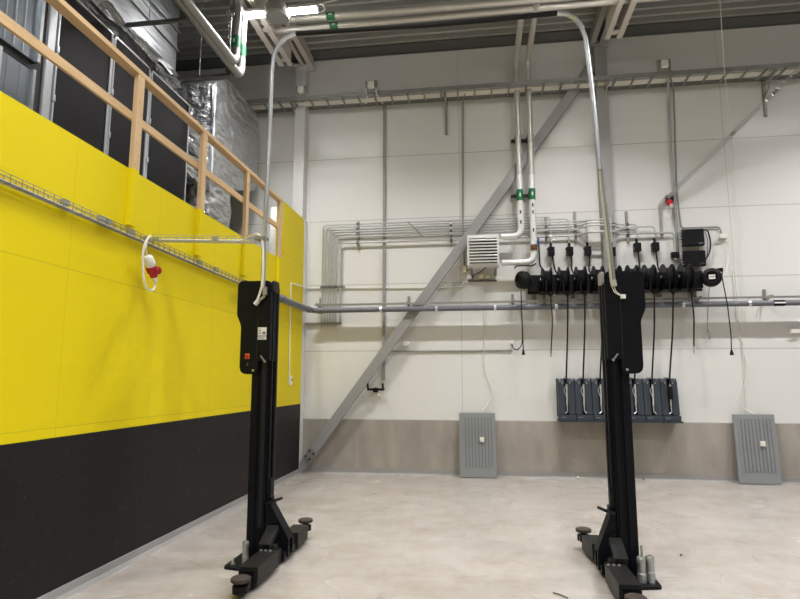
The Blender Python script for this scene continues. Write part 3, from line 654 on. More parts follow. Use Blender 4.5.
# conduits down from the ladder
def pipe(name, pts, r, m, label, cat, fillet=.06, seg=8, group=None):
    return solo(name, MB().tube(pts, r, seg, fillet), m, label, cat, group)
YW = YB-.03
for s in (-1, 1):
    pipe('flexible_conduit', [W(371+5*s, 88, yn-.05), W(371+5*s, 92, yn-.08), W(378 if s > 0 else 367, 97, 9.7), W(383 if s > 0 else 366, 104, 10.05)] , .012, 'cable', ('left' if s < 0 else 'right')+' short flexible conduit under the box above the grey trunking', 'conduit')
x = W(384.3, 200, YW).x
solo('wall_trunking', MB().box(x-.026, x+.026, YB-.05, YB-.002, W(386, 380).z, W(384, 98).z, .004), 'steel_paint', 'narrow grey vertical trunking on the white wall left of the brace', 'trunking')
pipe('wire_drop', [W(307, 98, 9.8), W(309, 115, YW), W(308.5, 290, YW)], .006, 'cable', 'thin pale wire dropping beside the corner column', 'wire')
pipe('steel_conduit', [W(465, 94, 9.85), W(463, 101, YW), W(463, 226, YW), W(464.5, 265, YW)], .014, 'galv_dull', 'thin steel conduit dropping from the ladder towards the fan heater', 'conduit')
pipe('steel_conduit', [W(668, 76, 9.7), W(668.5, 100, YW), W(671, 160, YW), W(676, 225, YW), W(678, 262, YW)], .022, 'galv', 'thick steel conduit dropping from the ladder beside the two black boxes', 'conduit')
pipe('steel_conduit', [W(670, 76, 9.7), W(673.5, 88, YW), W(676.5, 190, YW), W(681, 228, YW), W(720, 227, YW), W(721.5, 235, YW)], .013, 'galv_dull', 'thin conduit passing over the black boxes to the white socket', 'conduit')
pipe('wire_drop', [W(719.5, -8, 8.6), W(724, 66, 9.3), W(728.5, 110, 9.9), W(732, 135, 10.06), W(745, 330, YW)], .005, 'cable', 'thin wire hanging from the roof down to the right of the socket', 'wire', .0)
# diagonal wire tray with its plug
p, q = W(661, 204, YB-.02), W(800, 67, YB-.02); q = W(800, 67, 9.42); q = q+(q-p)*.25
t = thing('wire_tray', 'slanting wire cable tray on the back wall at upper right', 'cable tray', p)
dn = (q-p).normalized(); nrm = Vector((0, 1, 0)).cross(dn)
if nrm.z < 0: nrm = -nrm
obj('basket', basket(MB(), p+nrm*(-.03), q+nrm*(-.03), .09, .05, (0, -1, 0), nrm, .12, .0055), 'zinc', t)
for k in (.06, .42, .66): c = p.lerp(q, k); c = c+Vector((0, -.04, 0)); obj('coupler', MB().bar(c-dn*.04, c+dn*.04, .05, .05, (0, 1, 0)), 'galv_dull', t)
obj('wall_strut', MB().box(W(661.5, 205).x-.02, W(661.5, 205).x+.02, 10.06, YB-.002, W(661, 236).z, W(661, 204).z), 'galv', t)
t = thing('power_plug', 'red industrial plug hanging at the low end of the slanting tray', 'plug', W(669, 203, 9.95))
obj('body', MB().lathe([(0, 0), (.05, 0), (.055, .05), (.04, .1), (.03, .14), (0, .14)], W(669, 202, 9.98), (0, -.75, -.65), 16), 'red', t)
obj('collar', MB().lathe([(0, .14), (.03, .14), (.03, .17), (0, .17)], W(669, 202, 9.98), (0, -.75, -.65), 16), 'plastic', t)
obj('mount', MB().box(W(666, 197).x, W(673, 197).x, 9.98, 10.08, W(668, 201).z, W(668, 195.5).z, .006), 'black', t)
obj('cable', MB().tube([W(668, 206, 9.97), W(664.5, 211, 9.99), W(664, 216, 10.0), W(667, 219, 10.0), W(671, 217, 10.0), W(671.5, 210, 10.0), W(670, 204, 10.0)], .007, 6, .03), 'cable', t)

# ------------------------------------------------------------------ bundle of steel supply pipes
YPp = YB-.075
vu = [322, 325, 328, 330.5, 333.3, 336, 340.3]
names = ['outermost', 'second', 'third', 'fourth', 'fifth', 'sixth', 'innermost']
vy = [0]*7
ztop = [W(340, v, YPp).z for v in (224.8, 227.2, 229.6, 232.0, 234.5, 237.2, 243.2)]
drops = [551, 569, 587, 611.5, 637, 655, 674]
for k in range(7):
    xv = W(vu[k], 290, YPp).x; zt = ztop[k]
    xd = W(drops[k], 235, YPp).x
    zend = W(600, 245 if k < 6 else 262, YPp).z
    bottom = W(325, 327 if k < 6 else 324, YPp).z
    pts = [(xv, YPp, bottom), (xv, YPp, zt)]
    xc0, xc1 = W(594, 230, 9.8).x-.06, W(613, 230, 9.8).x
    if k >= 3:      # jog round the steel column
        pts += [(xc0-.16, YPp, zt), (xc0, 9.82, zt), (xc1, 9.82, zt)]
        if k > 3: pts += [(xc1+.14, YPp, zt)]
        else: xd = W(611.5, 235, 9.82).x
    yd = 9.82 if k == 3 else YPp
    pts += [(xd, yd, zt), (xd, yd, zend)]
    pipe('supply_pipe', pts, .0135 if k < 6 else .019, 'pipe', f'{names[k]} bend of the steel pipe bundle at the left of the back wall', 'pipe', .07, 8, 'nested steel supply pipes')
for u, lab in ((358.5, 'left of the grey wall trunking'), (451, 'between brace and fan heater'), (545.5, 'just right of the paired white pipes'), (574.5, 'above the middle of the hose reels'), (626, 'just right of the right lift post\'s conduit')):
    p0, p1 = W(u, 222 if u < 540 else (212 if u > 570 else 218), YB-.02), W(u, 249 if u < 400 else (246 if u < 540 else 242), YB-.02)
    t = thing('clamp_rail', f'upright strut with clamps holding the steel pipes, {lab}', 'clamp rail', (p0.x, YB-.02, p1.z), 'upright clamp rails of the pipe bundle')
    obj('channel', MB().box(p0.x-.02, p0.x+.02, YB-.055, YB-.002, p1.z, p0.z), 'galv_dull', t)
    for k in range(7):
        zz = ztop[k]
        if p1.z < zz < p0.z and (k == 6 or u < 545 or k > 3): obj('clamp', MB().box(p0.x-.024, p0.x+.024, YPp-.024, YB-.055, zz-.02, zz+.02, .003), 'zinc' if k % 2 else 'flash', t)
def level_strut(u0, u1, v, label, clamps=True):
    z = W(u0, v, YB-.03).z; xa, xb = W(u0, v, YB-.03).x, W(u1, v, YB-.03).x
    t = thing('clamp_rail', label, 'clamp rail', ((xa+xb)/2, YB-.03, z), 'level clamp rails of the pipe bundle')
    obj('channel', MB().box(xa, xb, YB-.05, YB-.002, z-.02, z+.02), 'galv_dull', t)
    for k in range(7):
        xx = W(vu[k], v, YPp).x; obj('clamp', MB().box(xx-.018, xx+.018, YPp-.02, YB-.05, z-.018, z+.018, .003), 'flash' if v < 300 else 'galv_dull', t)
level_strut(320, 345, 287.5, 'level strut with dark clamps across the upright steel pipes, upper one')
level_strut(294.5, 340, 324, 'level strut under the ends of the upright steel pipes, lower one')
# slanted drain clip on the bundle
pts = [W(407.5, 221.5, YPp-.03), W(412, 226, YPp-.03), W(423, 236.5, YPp-.03)]
solo('tie_strap', MB().bar(pts[0], pts[2], .02, .012, (0, 1, 0)), 'galv_dull', 'slanting tie strap across the steel pipes left of the brace', 'strap')

# ------------------------------------------------------------------ thin conduit round the corner and socket on the left wall
pipe('surface_conduit', [S(289, 378, -3.115), S(291, 283, -3.115), (XL+.02, YB-.025, W(305, 288, YB-.03).z), W(440, 287.2, YB-.025), W(463, 286, YB-.025), W(463, 282, YB-.025), W(524, 282, YB-.025)], .012, 'cable', 'white surface conduit from the yellow wall round the corner', 'conduit', .03)
c = S(289, 380, XL)
t = thing('wall_switch', 'small white switch at the end of the conduit on the yellow wall', 'switch', c)
obj('plate', MB().box(XL, XL+.045, c.y-.045, c.y+.045, c.z-.08, c.z+.07, .008), 'plastic', t)
obj('knob', MB().lathe([(0, 0), (.016, 0), (.014, .014), (0, .015)], (XL+.045, c.y, c.z), (1, 0, 0), 12), 'grey_ink', t)

# ------------------------------------------------------------------ grey extraction pipe along the walls
YE = YB-.25
ze = 2.87
zz0 = W(320, 309.5, YE).z
t = thing('extraction_pipe', 'long grey plastic pipe running along both walls at shoulder height', 'pipe', (0, YE, zz0))
zE = W(560, 306.6, YE).z
obj('tube', MB().tube([(XL+.19, 6.9, zE), (XL+.19, YE, zE), (9.0, YE, zE)], .046, 16, .12, 6), 'ppipe', t)
for p, ax in (((XL+.19, 9.68, zE), (0, 1, 0)), ((XL+.35, YE, zE), (1, 0, 0)), ((XL+.19, 8.3, zE), (0, 1, 0))):
    obj('collar', MB().lathe([(.047, -.06), (.057, -.06), (.057, .06), (.047, .06)], p, ax, 18), 'ppipe', t)
zr = W(560, 300.8, YE).z
for u in (381, 436.5, 495, 556, 683, 749.5):
    xx = W(u, 306, YE).x
    cl = obj('clip', MB().lathe([(.047, -.02), (.052, -.02), (.052, .02), (.047, .02)], (xx, YE, zE), (1, 0, 0), 18), 'zinc', t)
    obj('drop_rod', MB().cyl((xx, YE, zE+.045), (xx, YE, zr), .006, 6), 'zinc', cl)
lb_ = W(780.5, 304, YE-.05)
lbn = obj('label', MB().bar((lb_.x-.1, YE, zE), (lb_.x+.1, YE, zE), .098, .098, (0, 0, 1), .03), 'black', t)
lbn['label'] = 'black label with white print'
obj('print', MB().box(lb_.x-.08, lb_.x+.08, YE-.052, YE-.048, zE-.012, zE+.012), 'plastic', lbn)
t = thing('carrier_rail', 'thin steel rail carrying the grey pipe along the back wall', 'rail', (0, YE, zr))
obj('rail', MB().bar((W(315, 306, YE).x, YE, zr), (9.0, YE, zr), .04, .03), 'galv_dull', t)
for u in (319, 408, 513, 545, 698, 768):
    xx = W(u, 300, 10.0).x
    obj('wall_bracket', MB().box(xx-.02, xx+.02, YB-.03, YB-.002, zr-.06, zr+.16).bar((xx, YE-.02, zr+.025), (xx, YB-.02, zr+.025), .035, .02).bar((xx, YE+.03, zr+.02), (xx, YB-.02, zr-.05), .02, .02, (1, 0, 0)), 'galv_dull', t)

# ------------------------------------------------------------------ fan heater
YH = 9.66
a, b = W(467, 235, YH), W(499.5, 264.5, YH)
t = thing('fan_heater', 'white louvred fan heater on the back wall beside the brace', 'heater', ((a.x+b.x)/2, YH+.15, b.z))
obj('casing', MB().box(a.x, b.x, YH+.041, YH+.32, b.z, a.z, .01), 'white_paint', t)
fr = MB().box(a.x, a.x+.035, YH, YH+.04, b.z, a.z, .004).box(b.x-.035, b.x, YH, YH+.04, b.z, a.z, .004).box(a.x+.036, b.x-.036, YH, YH+.04, a.z-.06, a.z, .004).box(a.x+.036, b.x-.036, YH, YH+.04, b.z, b.z+.03, .004)
obj('front_frame', fr, 'white_paint', t)
obj('dark_core', MB().box(a.x+.03, b.x-.03, YH+.025, YH+.0405, b.z+.02, a.z-.05), 'mark', t)
nl = 8; zz0_, zz1_ = b.z+.035, a.z-.07
for k in range(nl):
    z = zz0_+(zz1_-zz0_)*(k+.5)/nl
    obj('louvre', MB().bar((a.x+.035, YH-.005, z), (b.x-.035, YH-.005, z), .058, .014, (0, -.5, .85)), 'white_paint', t)
for x in (a.x+.06, b.x-.06): obj('mounting_arm', MB().box(x-.02, x+.02, YH+.25, YB-.002, b.z-.11, b.z-.002), 'galv_dull', t)
# boxes under the heater
def jbox(u, v, w, h, m, label, d=.06, name='junction_box', Y=YB, cat='junction box', group=None):
    c = W(u, v, Y-d)
    t = thing(name, label, cat, (c.x, Y, c.z-h/2), group)
    obj('housing', MB().box(c.x-w/2, c.x+w/2, Y-d, Y-.002, c.z-h/2, c.z+h/2, min(.008, w/6)), m, t)
    obj('lid', MB().box(c.x-w*.42, c.x+w*.42, Y-d-.012, Y-d, c.z-h*.42, c.z+h*.42, .004), m, t)
    return t
jbox(464.5, 268.7, .08, .1, 'cream', 'cream junction box under the left corner of the fan heater')
jbox(469.5, 276.8, .085, .075, 'plastic', 'white junction box under the fan heater, leftmost of three in a row', group='boxes under the fan heater')
jbox(481.3, 276.5, .085, .08, 'cream', 'cream box under the fan heater, middle of three in a row', group='boxes under the fan heater')
jbox(487.5, 276.5, .085, .085, 'cream', 'cream box under the fan heater, rightmost of three in a row', group='boxes under the fan heater')
solo('steel_channel', MB().box(W(468, 280).x, W(497, 280).x, YB-.06, YB-.002, W(480, 281.2).z, W(480, 279.6).z), 'flash', 'dark steel channel on the wall under the fan heater boxes', 'channel')
pipe('black_cable', [W(487, 266.5, 9.85), W(481, 271.5, 10.02), W(474, 275, 10.05), W(472, 279, 10.07)], .008, 'black_matt', 'black cable curving from the fan heater to its boxes', 'cable', .03)
pipe('black_cable', [W(514.5, 268.5, 9.97), W(516, 266, 9.93), W(524, 265.6, 9.92), W(532, 266, 9.92), W(536, 263.5, 9.93)], .012, 'black_matt', 'dark cable lying under the lower lagged pipe', 'cable', .03)
pipe('steel_conduit', [W(463, 273, YB-.02), W(464.5, 282, YB-.02)], .007, 'cable', 'short white conduit below the cream box', 'conduit', 0)

# ------------------------------------------------------------------ hose reels
ZR, YR, RR = 3.265, 9.75, .215
t = thing('reel_beam', 'long dark mounting beam carrying the row of hose reels', 'beam', (2.2, 10.0, 3.08))
obj('beam', MB().box(.84, 3.66, 9.97, 10.02, 3.06, 3.39, .006), 'lift_grey', t)
for x in (.95, 1.6, 2.3, 3.0, 3.55): obj('spacer', MB().box(x-.03, x+.03, 10.02, YB-.002, 2.98, 3.36), 'galv_dull', t)
for x in (.96, 1.82, 2.66, 3.46): obj('hanging_strut', MB().box(x-.018, x+.018, 9.985, 10.025, 2.9, 3.06), 'galv_dull', t)
xr = [1.135, 1.411, 1.685, 1.965, 2.235, 2.503, 2.768, 3.055, 3.331]
xc = [1.269+.268*(k+.5) for k in range(7)]
order = ['leftmost', 'second', 'third', 'fourth', 'fifth', 'sixth', 'seventh', 'eighth', 'rightmost']
YCAB = 9.86
def reel(k):
    x = xr[k]
    where = {0: 'leftmost of the hose reels, its thin hose ending free at mid wall', 8: 'rightmost of the hose reels, its hose ending free at mid wall'}.get(k, f'black hose reel, {order[k]} from the left, its hose running down to a grey holder')
    if k == 4: where = 'black hose reel mostly hidden behind the right lift post'
    t = thing('hose_reel', where, 'hose reel', (x, 9.97, ZR-RR), 'hose reels in a row on the back wall')
    def fl(x, s): return MB().lathe([(0, 0), (.06, 0), (.08, s*.008), (RR-.03, s*.004), (RR-.01, s*.012), (RR, s*.02), (RR-.004, s*.028), (RR-.02, s*.028), (.07, s*.02), (0, s*.02)], (x, YR, ZR), (1, 0, 0), 36)
    obj('flange', fl(x-.05, -1), 'black', t); obj('flange', fl(x+.05, 1), 'black', t)
    coil = MB()
    for j in range(5): coil.lathe([(.08, -.01), (.145, -.01), (.154, 0), (.145, .01), (.08, .01)], (x-.038+.019*j, YR, ZR), (1, 0, 0), 30)
    obj('hose_coil', coil, 'black_matt', t)
    hb = obj('hub', MB().cyl((x-.095, YR, ZR), (x+.095, YR, ZR), .028, 14), 'lift_grey', t)
    obj('axle_nut', MB().cyl((x-.104, YR, ZR+.005), (x-.095, YR, ZR+.005), .02, 8), 'chrome', hb)
    br = [(YR-.03, ZR-.03), (YR-.03, ZR+.03), (9.955, ZR+.1), (9.968, ZR+.1), (9.968, ZR-.19), (9.955, ZR-.19)]
    obj('arm', MB().prism(br, 'x', x+.084, x+.092), 'galv_dull' if k > 5 else 'lift_grey', t)
    obj('arm', MB().prism(br, 'x', x-.092, x-.084), 'lift_grey', t)
    obj('base_plate', MB().box(x-.1, x+.12, YR-.12, 9.968, ZR-.225, ZR-.213), 'lift_grey', t)
    hx = x+.045
    g = obj('hose_guide', MB().lathe([(0, 0), (.05, 0), (.045, -.03), (.025, -.075), (0, -.075)], (hx, YR-.09, ZR-.213), (0, 0, 1), 14), 'black', t)
    obj('guide_arm', MB().bar((x-.03, YR-.18, ZR-.05), (x-.03, YR-.15, ZR-.255), .03, .035, (0, 1, 0), .008), 'black', t)
    z0 = ZR-.288
    if 0 < k < 8:
        cx = xc[k-1]
        h = obj('hose', MB().tube([(hx, YR-.09, z0+.03), (hx*.6+cx*.4, YR-.06, z0-.6), (cx, YCAB-.05, 1.67), (cx, YCAB-.04, 1.52)], .0135, 8, .2), 'black_matt', t)
        nz = obj('nozzle', MB().tube([(cx, YCAB-.04, 1.55), (cx, YCAB-.045, 1.35), (cx-.005, YCAB-.045, 1.2)], .014, 8), 'chrome', t)
        obj('trigger', MB().tube([(cx-.015, YCAB-.05, 1.5), (cx-.045, YCAB-.05, 1.44), (cx-.012, YCAB-.05, 1.33)], .006, 6), 'chrome' if k != 7 else 'black', nz)
        obj('spout', MB().tube([(cx-.005, YCAB-.045, 1.2), (cx, YCAB-.045, 1.1), (cx-.04 if k % 2 else cx+.03, YCAB-.06, 1.07)], .009, 6), 'chrome', nz)
        if k == 7: obj('grip', MB().tube([(cx, YCAB-.05, 1.5), (cx, YCAB-.055, 1.3)], .032, 10), 'black', nz)
    elif k == 0:
        e = W(551, 353, YR-.05)
        obj('hose', MB().tube([(hx, YR-.09, z0+.03), (hx+.02, YR-.07, z0-.4), e], .01, 8, .1), 'black_matt', t)
        obj('tip', MB().cyl(e, e-Vector((0, 0, .06)), .012, 8), 'galv_dull', t)
    else:
        e = W(693.8, 346, YR-.05)
        obj('hose', MB().tube([(hx, YR-.09, z0+.03), (hx+.02, YR-.07, z0-.4), e], .012, 8, .1), 'black_matt', t)
        obj('coupling', MB().lathe([(0, 0), (.014, 0), (.014, .05), (.02, .055), (.02, .09), (.01, .1), (.01, .13), (0, .13)], e, (0, 0, -1), 10), 'chrome', t)
    return t
for k in range(9): reel(k)
# feed valves above the reels
fd = [(551, 251.5, 1), (569.5, 251.5, 2), (587.5, 251, 3), (611.5, 252, 5), (637, 247.5, 5), (655, 247, 6)]
ordv = ['leftmost', 'second from left', 'third from left', 'beside the right lift conduit', 'second from right', 'rightmost']
for i, (u, v, k) in enumerate(fd):
    yv = 9.82 if i == 3 else YPp
    c = W(u, v, yv)
    t = thing('feed_valve', f'square black feed valve above the hose reels, {ordv[i]}', 'valve', c, 'feed valves above the hose reels')
    obj('body', MB().box(c.x-.055, c.x+.055, yv-.07, yv+.05, c.z-.075, c.z+.07, .006), 'black', t)
    obj('bonnet', MB().cyl((c.x, yv, c.z+.07), (c.x, yv, c.z+.15), .022, 10), 'black_matt', t)
    obj('handle', MB().bar((c.x-.075, yv-.05, c.z+.03), (c.x-.05, yv-.05, c.z+.03), .03, .03, (0, 0, 1)), 'black', t)
    x = xr[k]
    if i < 3: pts = [(c.x+.02, yv-.01, c.z-.07), (c.x+.03, yv-.02, c.z-.2), (x-.1, yv-.05, ZR+.2), (x-.075, 9.9, ZR+.12)]
    else: pts = [(c.x+.01, yv-.01, c.z-.07), (c.x+.02, yv-.02, ZR+.2), (c.x+.025, 9.93, ZR+.1)]
    obj('feed_hose', MB().tube(pts, .014, 8, .09), 'black_matt', t)
pipe('black_hose', [W(538.5, 239, YPp), W(539.5, 258, YPp), W(540, 266, YPp-.05), W(544, 270.5, 9.88)], .014, 'black_matt', 'black hose curving down to the leftmost hose reel', 'hose', .06)
solo('blue_coupling', MB().cyl(W(538.3, 238, YPp), W(538.6, 246, YPp), .017, 10), 'blue', 'blue coupling atop the black hose of the leftmost reel', 'coupling')
# cable reels at both ends
def cable_reel(c, ax, label, R):
    t = thing('cable_reel', label, 'cable reel', c)
    ax = Vector(ax).normalized()
    obj('drum', MB().lathe([(0, -.09), (R*.8, -.09), (R*.98, -.06), (R, -.03), (R, .03), (R*.94, .06), (R*.8, .075), (R*.55, .08), (R*.5, .06), (R*.3, .06), (0, .07)], c, ax, 36), 'black', t)
    obj('face_ring', MB().lathe([(R*.56, .078), (R*.62, .092), (R*.68, .09), (R*.7, .078)], c, ax, 32, False), 'lift_grey', t)
    return t
c = W(711.5, 277.5, 9.72)
t = cable_reel(c, (-.25, -1, 0), 'round black cable reel with white badge at the right end of the beam', .15)
n = Vector((-.25, -1, 0)).normalized(); sd = Vector((1, -.25, 0)).normalized()
bd = obj('badge', MB().bar(c+n*.07-sd*.045, c+n*.07+sd*.045, .07, .015, n), 'plastic', t)
obj('badge_print', MB().bar(c+n*.079-sd*.04+Vector((0, 0, .003)), c+n*.079+sd*.04+Vector((0, 0, .003)), .014, .004, n), 'grey_ink', bd)
obj('bracket', MB().box(3.47, 3.62, 9.8, 9.968, 3.08, 3.37, .02), 'black', t)
obj('cable_guide', MB().bar(c+Vector((.07, 0, .11)), c+Vector((.17, -.03, .12)), .06, .06, (0, 1, 0), .01), 'black', t)
obj('cable', MB().tube([c+Vector((.16, -.03, .12)), W(722, 277, 9.7), W(727.5, 305, 9.72), W(731, 335, 9.75), W(731.5, 351, 9.76)], .009, 8, .05), 'black_matt', t)
obj('socket', MB().lathe([(0, 0), (.014, 0), (.024, -.04), (.03, -.08), (0, -.08)], W(731.5, 350, 9.76), (0, 0, 1), 12), 'black', t)
c = W(522.7, 280, 9.72)
t = cable_reel(c, (-.8, -.55, 0), 'round black cable reel at the left end of the mounting beam', .15)
obj('bracket', MB().box(.86, 1.0, 9.78, 9.968, 3.1, 3.36, .02), 'black', t)
obj('cable', MB().tube([W(521, 290, 9.7), W(522, 320, 9.75), W(523.3, 350, 9.78)], .009, 8), 'black_matt', t)
obj('socket', MB().lathe([(0, 0), (.014, 0), (.024, -.05), (.03, -.08), (0, -.08)], W(523.3, 350, 9.78), (0, 0, 1), 12), 'black', t)

# ------------------------------------------------------------------ grey nozzle holders
def holder(k):
    a, b = xc[k]-.132, xc[k]+.132; z0, z1 = .955, 1.63
    lab = ['leftmost slate-grey nozzle holder, under the left hoses', 'slate-grey nozzle holder, second from the left end of its row', 'slate-grey nozzle holder just left of the right lift post', 'slate-grey nozzle holder hidden behind the right lift post', 'slate-grey nozzle holder just right of the right lift post', 'slate-grey nozzle holder, second from the right end of its row', 'rightmost slate-grey nozzle holder, with black grip hanging in it'][k]
    t = thing('nozzle_holder', lab, 'nozzle holder', (xc[k], 10.0, z0), 'nozzle holders in a row on the back wall')
    obj('back_plate', MB().box(a, b, 10.03, YB-.014 if z1 < .9 else YB-.002, z0+.05, z1), 'navy', t)
    for s in (-1, 1):
        xi, xo = xc[k]+s*.028, xc[k]+s*.13
        prf = [(YCAB+.02, z1-.06), (YCAB+.06, z1), (10.03, z1), (10.03, z0+.09), (YCAB-.03, z0+.09)]
        w = obj('side_shell', MB().prism(prf, 'x', min(xi, xo), max(xi, xo), .006), 'navy', t)
        obj('bolt', MB().lathe([(0, 0), (.011, 0), (.009, .01), (0, .01)], (xc[k]+s*.06, YCAB+.02, z1-.075), (0, -1, .1), 10), 'chrome', w)
        obj('rivet', MB().lathe([(0, 0), (.009, 0), (.007, .008), (0, .008)], (xc[k]+s*.1, YCAB+.05, z1-.02), (0, -1, .6), 8), 'chrome', w)
    obj('slot', MB().box(xc[k]-.027, xc[k]+.027, 9.99, 10.029, z0+.1, z1-.01), 'black', t)
    obj('collar', MB().box(xc[k]-.03, xc[k]+.03, YCAB+.04, 10.0, z1-.005, z1+.02, .004), 'galv', t)
    tr = obj('drip_tray', MB().box(a+.002, b-.002, YCAB-.08, 10.03, z0, z0+.085, .006), 'navy', t)
    obj('print', MB().box(a+.03, a+.1, YCAB-.082, YCAB-.0795, z0+.045, z0+.055), 'grey_ink', tr)
for k in range(7): holder(k)
solo('tray_rail', MB().box(xc[0]-.14, xc[6]+.15, YCAB-.1, 10.09, .93, .954), 'navy', 'thin slate-grey rail under the row of nozzle holders', 'rail')

# ------------------------------------------------------------------ control boxes, sockets, cables
for (u0, v0, u1, v1, lab) in ((682.5, 229, 703.5, 244.5, 'upper of two black control boxes on the wall above the reels'), (683.5, 250.5, 705, 265, 'lower of two black control boxes on the wall above the reels')):
    a, b = W(u0, v0, 9.98), W(u1+1.6, v1+.5, 9.98)
    t = thing('control_box', lab, 'control box', ((a.x+b.x)/2, 10.05, b.z), 'black control boxes')
    obj('case', MB().box(a.x, b.x, 10.0, YB-.03, b.z, a.z, .008), 'black', t)
    cv = obj('cover', MB().box(a.x+.004, b.x-.004, 9.975, 10.0, b.z+.004, a.z-.004, .006), 'black', t)
    obj('logo', MB().box(b.x-.1, b.x-.03, 9.972, 9.976, b.z+.028, b.z+.042), 'grey_ink', cv)
    obj('foot', MB().box(a.x+.03, b.x-.03, YB-.03, YB-.002, b.z+.03, a.z-.03), 'galv_dull', t)
    for q in range(5):
        zq = b.z+.04+(a.z-b.z-.08)*q/4; obj('gland', MB().cyl((a.x, 10.05, zq), (a.x-.035, 10.05, zq), .014, 8), 'zinc', t)
pipe('control_cable', [W(704, 229.5, 10.03), W(708, 231, 10.02), W(710.5, 240, 10.0), W(710.5, 250, 10.0), W(706, 260, 9.98), W(698, 267, 9.95), W(691, 271, 9.93)], .012, 'black_matt', 'black cable bundle curving beside the control boxes to the reels', 'cable', .08)
pipe('control_cable', [W(704, 231, 10.05), W(707.5, 237, 10.05), W(708, 250, 10.05), W(705.5, 262, 10.05)], .006, 'blue', 'thin blue cable beside the two control boxes', 'cable', .06)
jbox(676, 254.5, .12, .1, 'black', 'small black regulator under the thick conduit beside the control boxes', .1, 'regulator', YB, 'regulator')
jbox(723.5, 236, .13, .085, 'plastic', 'white double socket right of the black control boxes', .08, 'wall_socket', YB, 'socket')
pipe('white_cable', [W(719, 238, 10.06), W(712, 242, 10.07), W(710, 262, 10.07), W(710.5, 275, 10.08)], .006, 'cable', 'white cable looping left from the double socket', 'cable', .1)
pipe('white_cable', [W(725, 239, 10.06), W(729, 246, 10.07), W(727.5, 270, 10.07), W(718, 283, 10.06), W(711, 287, 10.04)], .006, 'cable', 'white cable looping right from the double socket down to the reel', 'cable', .12)
jbox(405.5, 344, .1, .075, 'plastic', 'white wall socket on the back wall right of the brace', .06, 'wall_socket', YB, 'socket')
pipe('surface_conduit', [W(388, 351.3, YB-.02), W(404, 351.3, YB-.02), W(470, 350.8, YB-.02), W(512, 350.2, YB-.02)], .013, 'galv_dull', 'level conduit under the white sockets on the back wall', 'conduit', 0)
jbox(512, 342.5, .055, .055, 'plastic', 'small white socket with a black plug lead left of the reels', .06, 'wall_socket', YB, 'socket')
pipe('black_cable', [W(512, 345, 10.04), W(513, 348.5, 10.0), W(517, 350, 9.98), W(521, 347, 9.97), W(522.5, 340, 9.97), W(521.6, 310, 9.98), W(521, 292, 9.98)], .008, 'black_matt', 'black lead looping from the small socket up to the reels', 'cable', .06)
jbox(795.5, 331, .14, .07, 'plastic', 'white socket at the right edge above the leaning grey panel', .07, 'wall_socket', YB, 'socket')
# grey reel cable with loop near the right
pipe('grey_cable', [W(709.5, 285, 9.9), W(708, 305, 9.95), W(707, 330, 9.98), W(709.5, 341, 9.98), W(710.5, 335, 9.98), W(707.5, 329, 9.98)], .007, 'galv_dull', 'grey cable with an end loop hanging under the right cable reel', 'cable', .05)
# black hook bracket
c0, c1 = W(366.5, 389.5, 9.98), W(384, 389.5, 9.98)
t = thing('wall_hook', 'black double hook bracket on the back wall behind the brace', 'hook', ((c0.x+c1.x)/2, YB, c0.z))
obj('bar', MB().bar((c0.x, 10.03, c0.z), (c1.x, 10.03, c0.z), .04, .04, (0, 0, 1), .008), 'black', t)
for x in (c0.x+.03, c1.x-.015): obj('hook', MB().tube([(x, 10.05, c0.z), (x, 9.95, c0.z), (x, 9.93, c0.z+.11)], .018, 8, .03), 'black', t)
obj('mount', MB().box((c0.x+c1.x)/2-.05, (c0.x+c1.x)/2+.03, 10.03, YB-.002, c0.z-.05, c0.z+.03, .006), 'black', t)
obj('nozzle', MB().lathe([(0, 0), (.02, 0), (.03, .04), (.02, .06), (0, .06)], (c0.x+.2, 10.06, c0.z-.13), (0, 0, 1), 10), 'plastic', t)

# ------------------------------------------------------------------ grey panels leaning at the wall
def leaning(uvs, label, sock):
    tl, tr, bl, br = uvs
    BL, BR = W(*bl, YB-.19), W(*br, YB-.19); BL.z = BR.z = 0
    TL, TR = W(*tl, YB-.06), W(*tr, YB-.06)
    t = thing('ribbed_panel', label, 'panel', (BL+BR)/2, 'grey panels leaning on the back wall')
    ex = ((BR-BL)+(TR-TL)).normalized(); wdt = ((BR-BL).length+(TR-TL).length)/2
    ez = ((TL-BL)+(TR-BR))/2; hgt = ez.length; ez.normalize(); ny = ez.cross(ex).normalized()
    if ny.y > 0: ny = -ny
    o = BL+Vector((0, 0, .006))
    def q(a, b, h=0): return o+ex*a*wdt+ez*b*hgt+ny*h
    mb = MB(); vs = [mb.bm.verts.new(q(a, b, h)) for h in (0, .03) for a, b in ((0, 0), (1, 0), (1, 1), (0, 1))]
    for f in ((3, 2, 1, 0), (4, 5, 6, 7), (0, 1, 5, 4), (1, 2, 6, 5), (2, 3, 7, 6), (3, 0, 4, 7)): mb.bm.faces.new([vs[i] for i in f])
    sh = obj('sheet', mb, 'grate', t)
    n = 9
    for k in range(n):
        a = .1+.8*(k+.5)/n
        obj('rib', MB().bar(q(a-.018, .16, .032), q(a-.018, .93, .032), wdt*.05, .014, ny), 'grate', t)
        obj('groove', MB().bar(q(a+.03, .16, .0305), q(a+.03, .93, .0305), wdt*.03, .004, ny), 'grate_dark', t)
    a, b = sock
    c = q(a, b, .04)
    bx_ = obj('socket_box', MB().bar(c-ez*.04, c+ez*.04, .07, .05, ny, .006), 'plastic', t)
    obj('socket_face', MB().bar(c-ez*.022+ny*.027, c+ez*.022+ny*.027, .04, .006, ny), 'cream', bx_)
    return q
q1 = leaning(((459, 413.5), (495, 413.5), (460, 475.5), (497, 475.5)), 'grey ribbed panel standing upright at the wall left of the holders', (.62, .58))
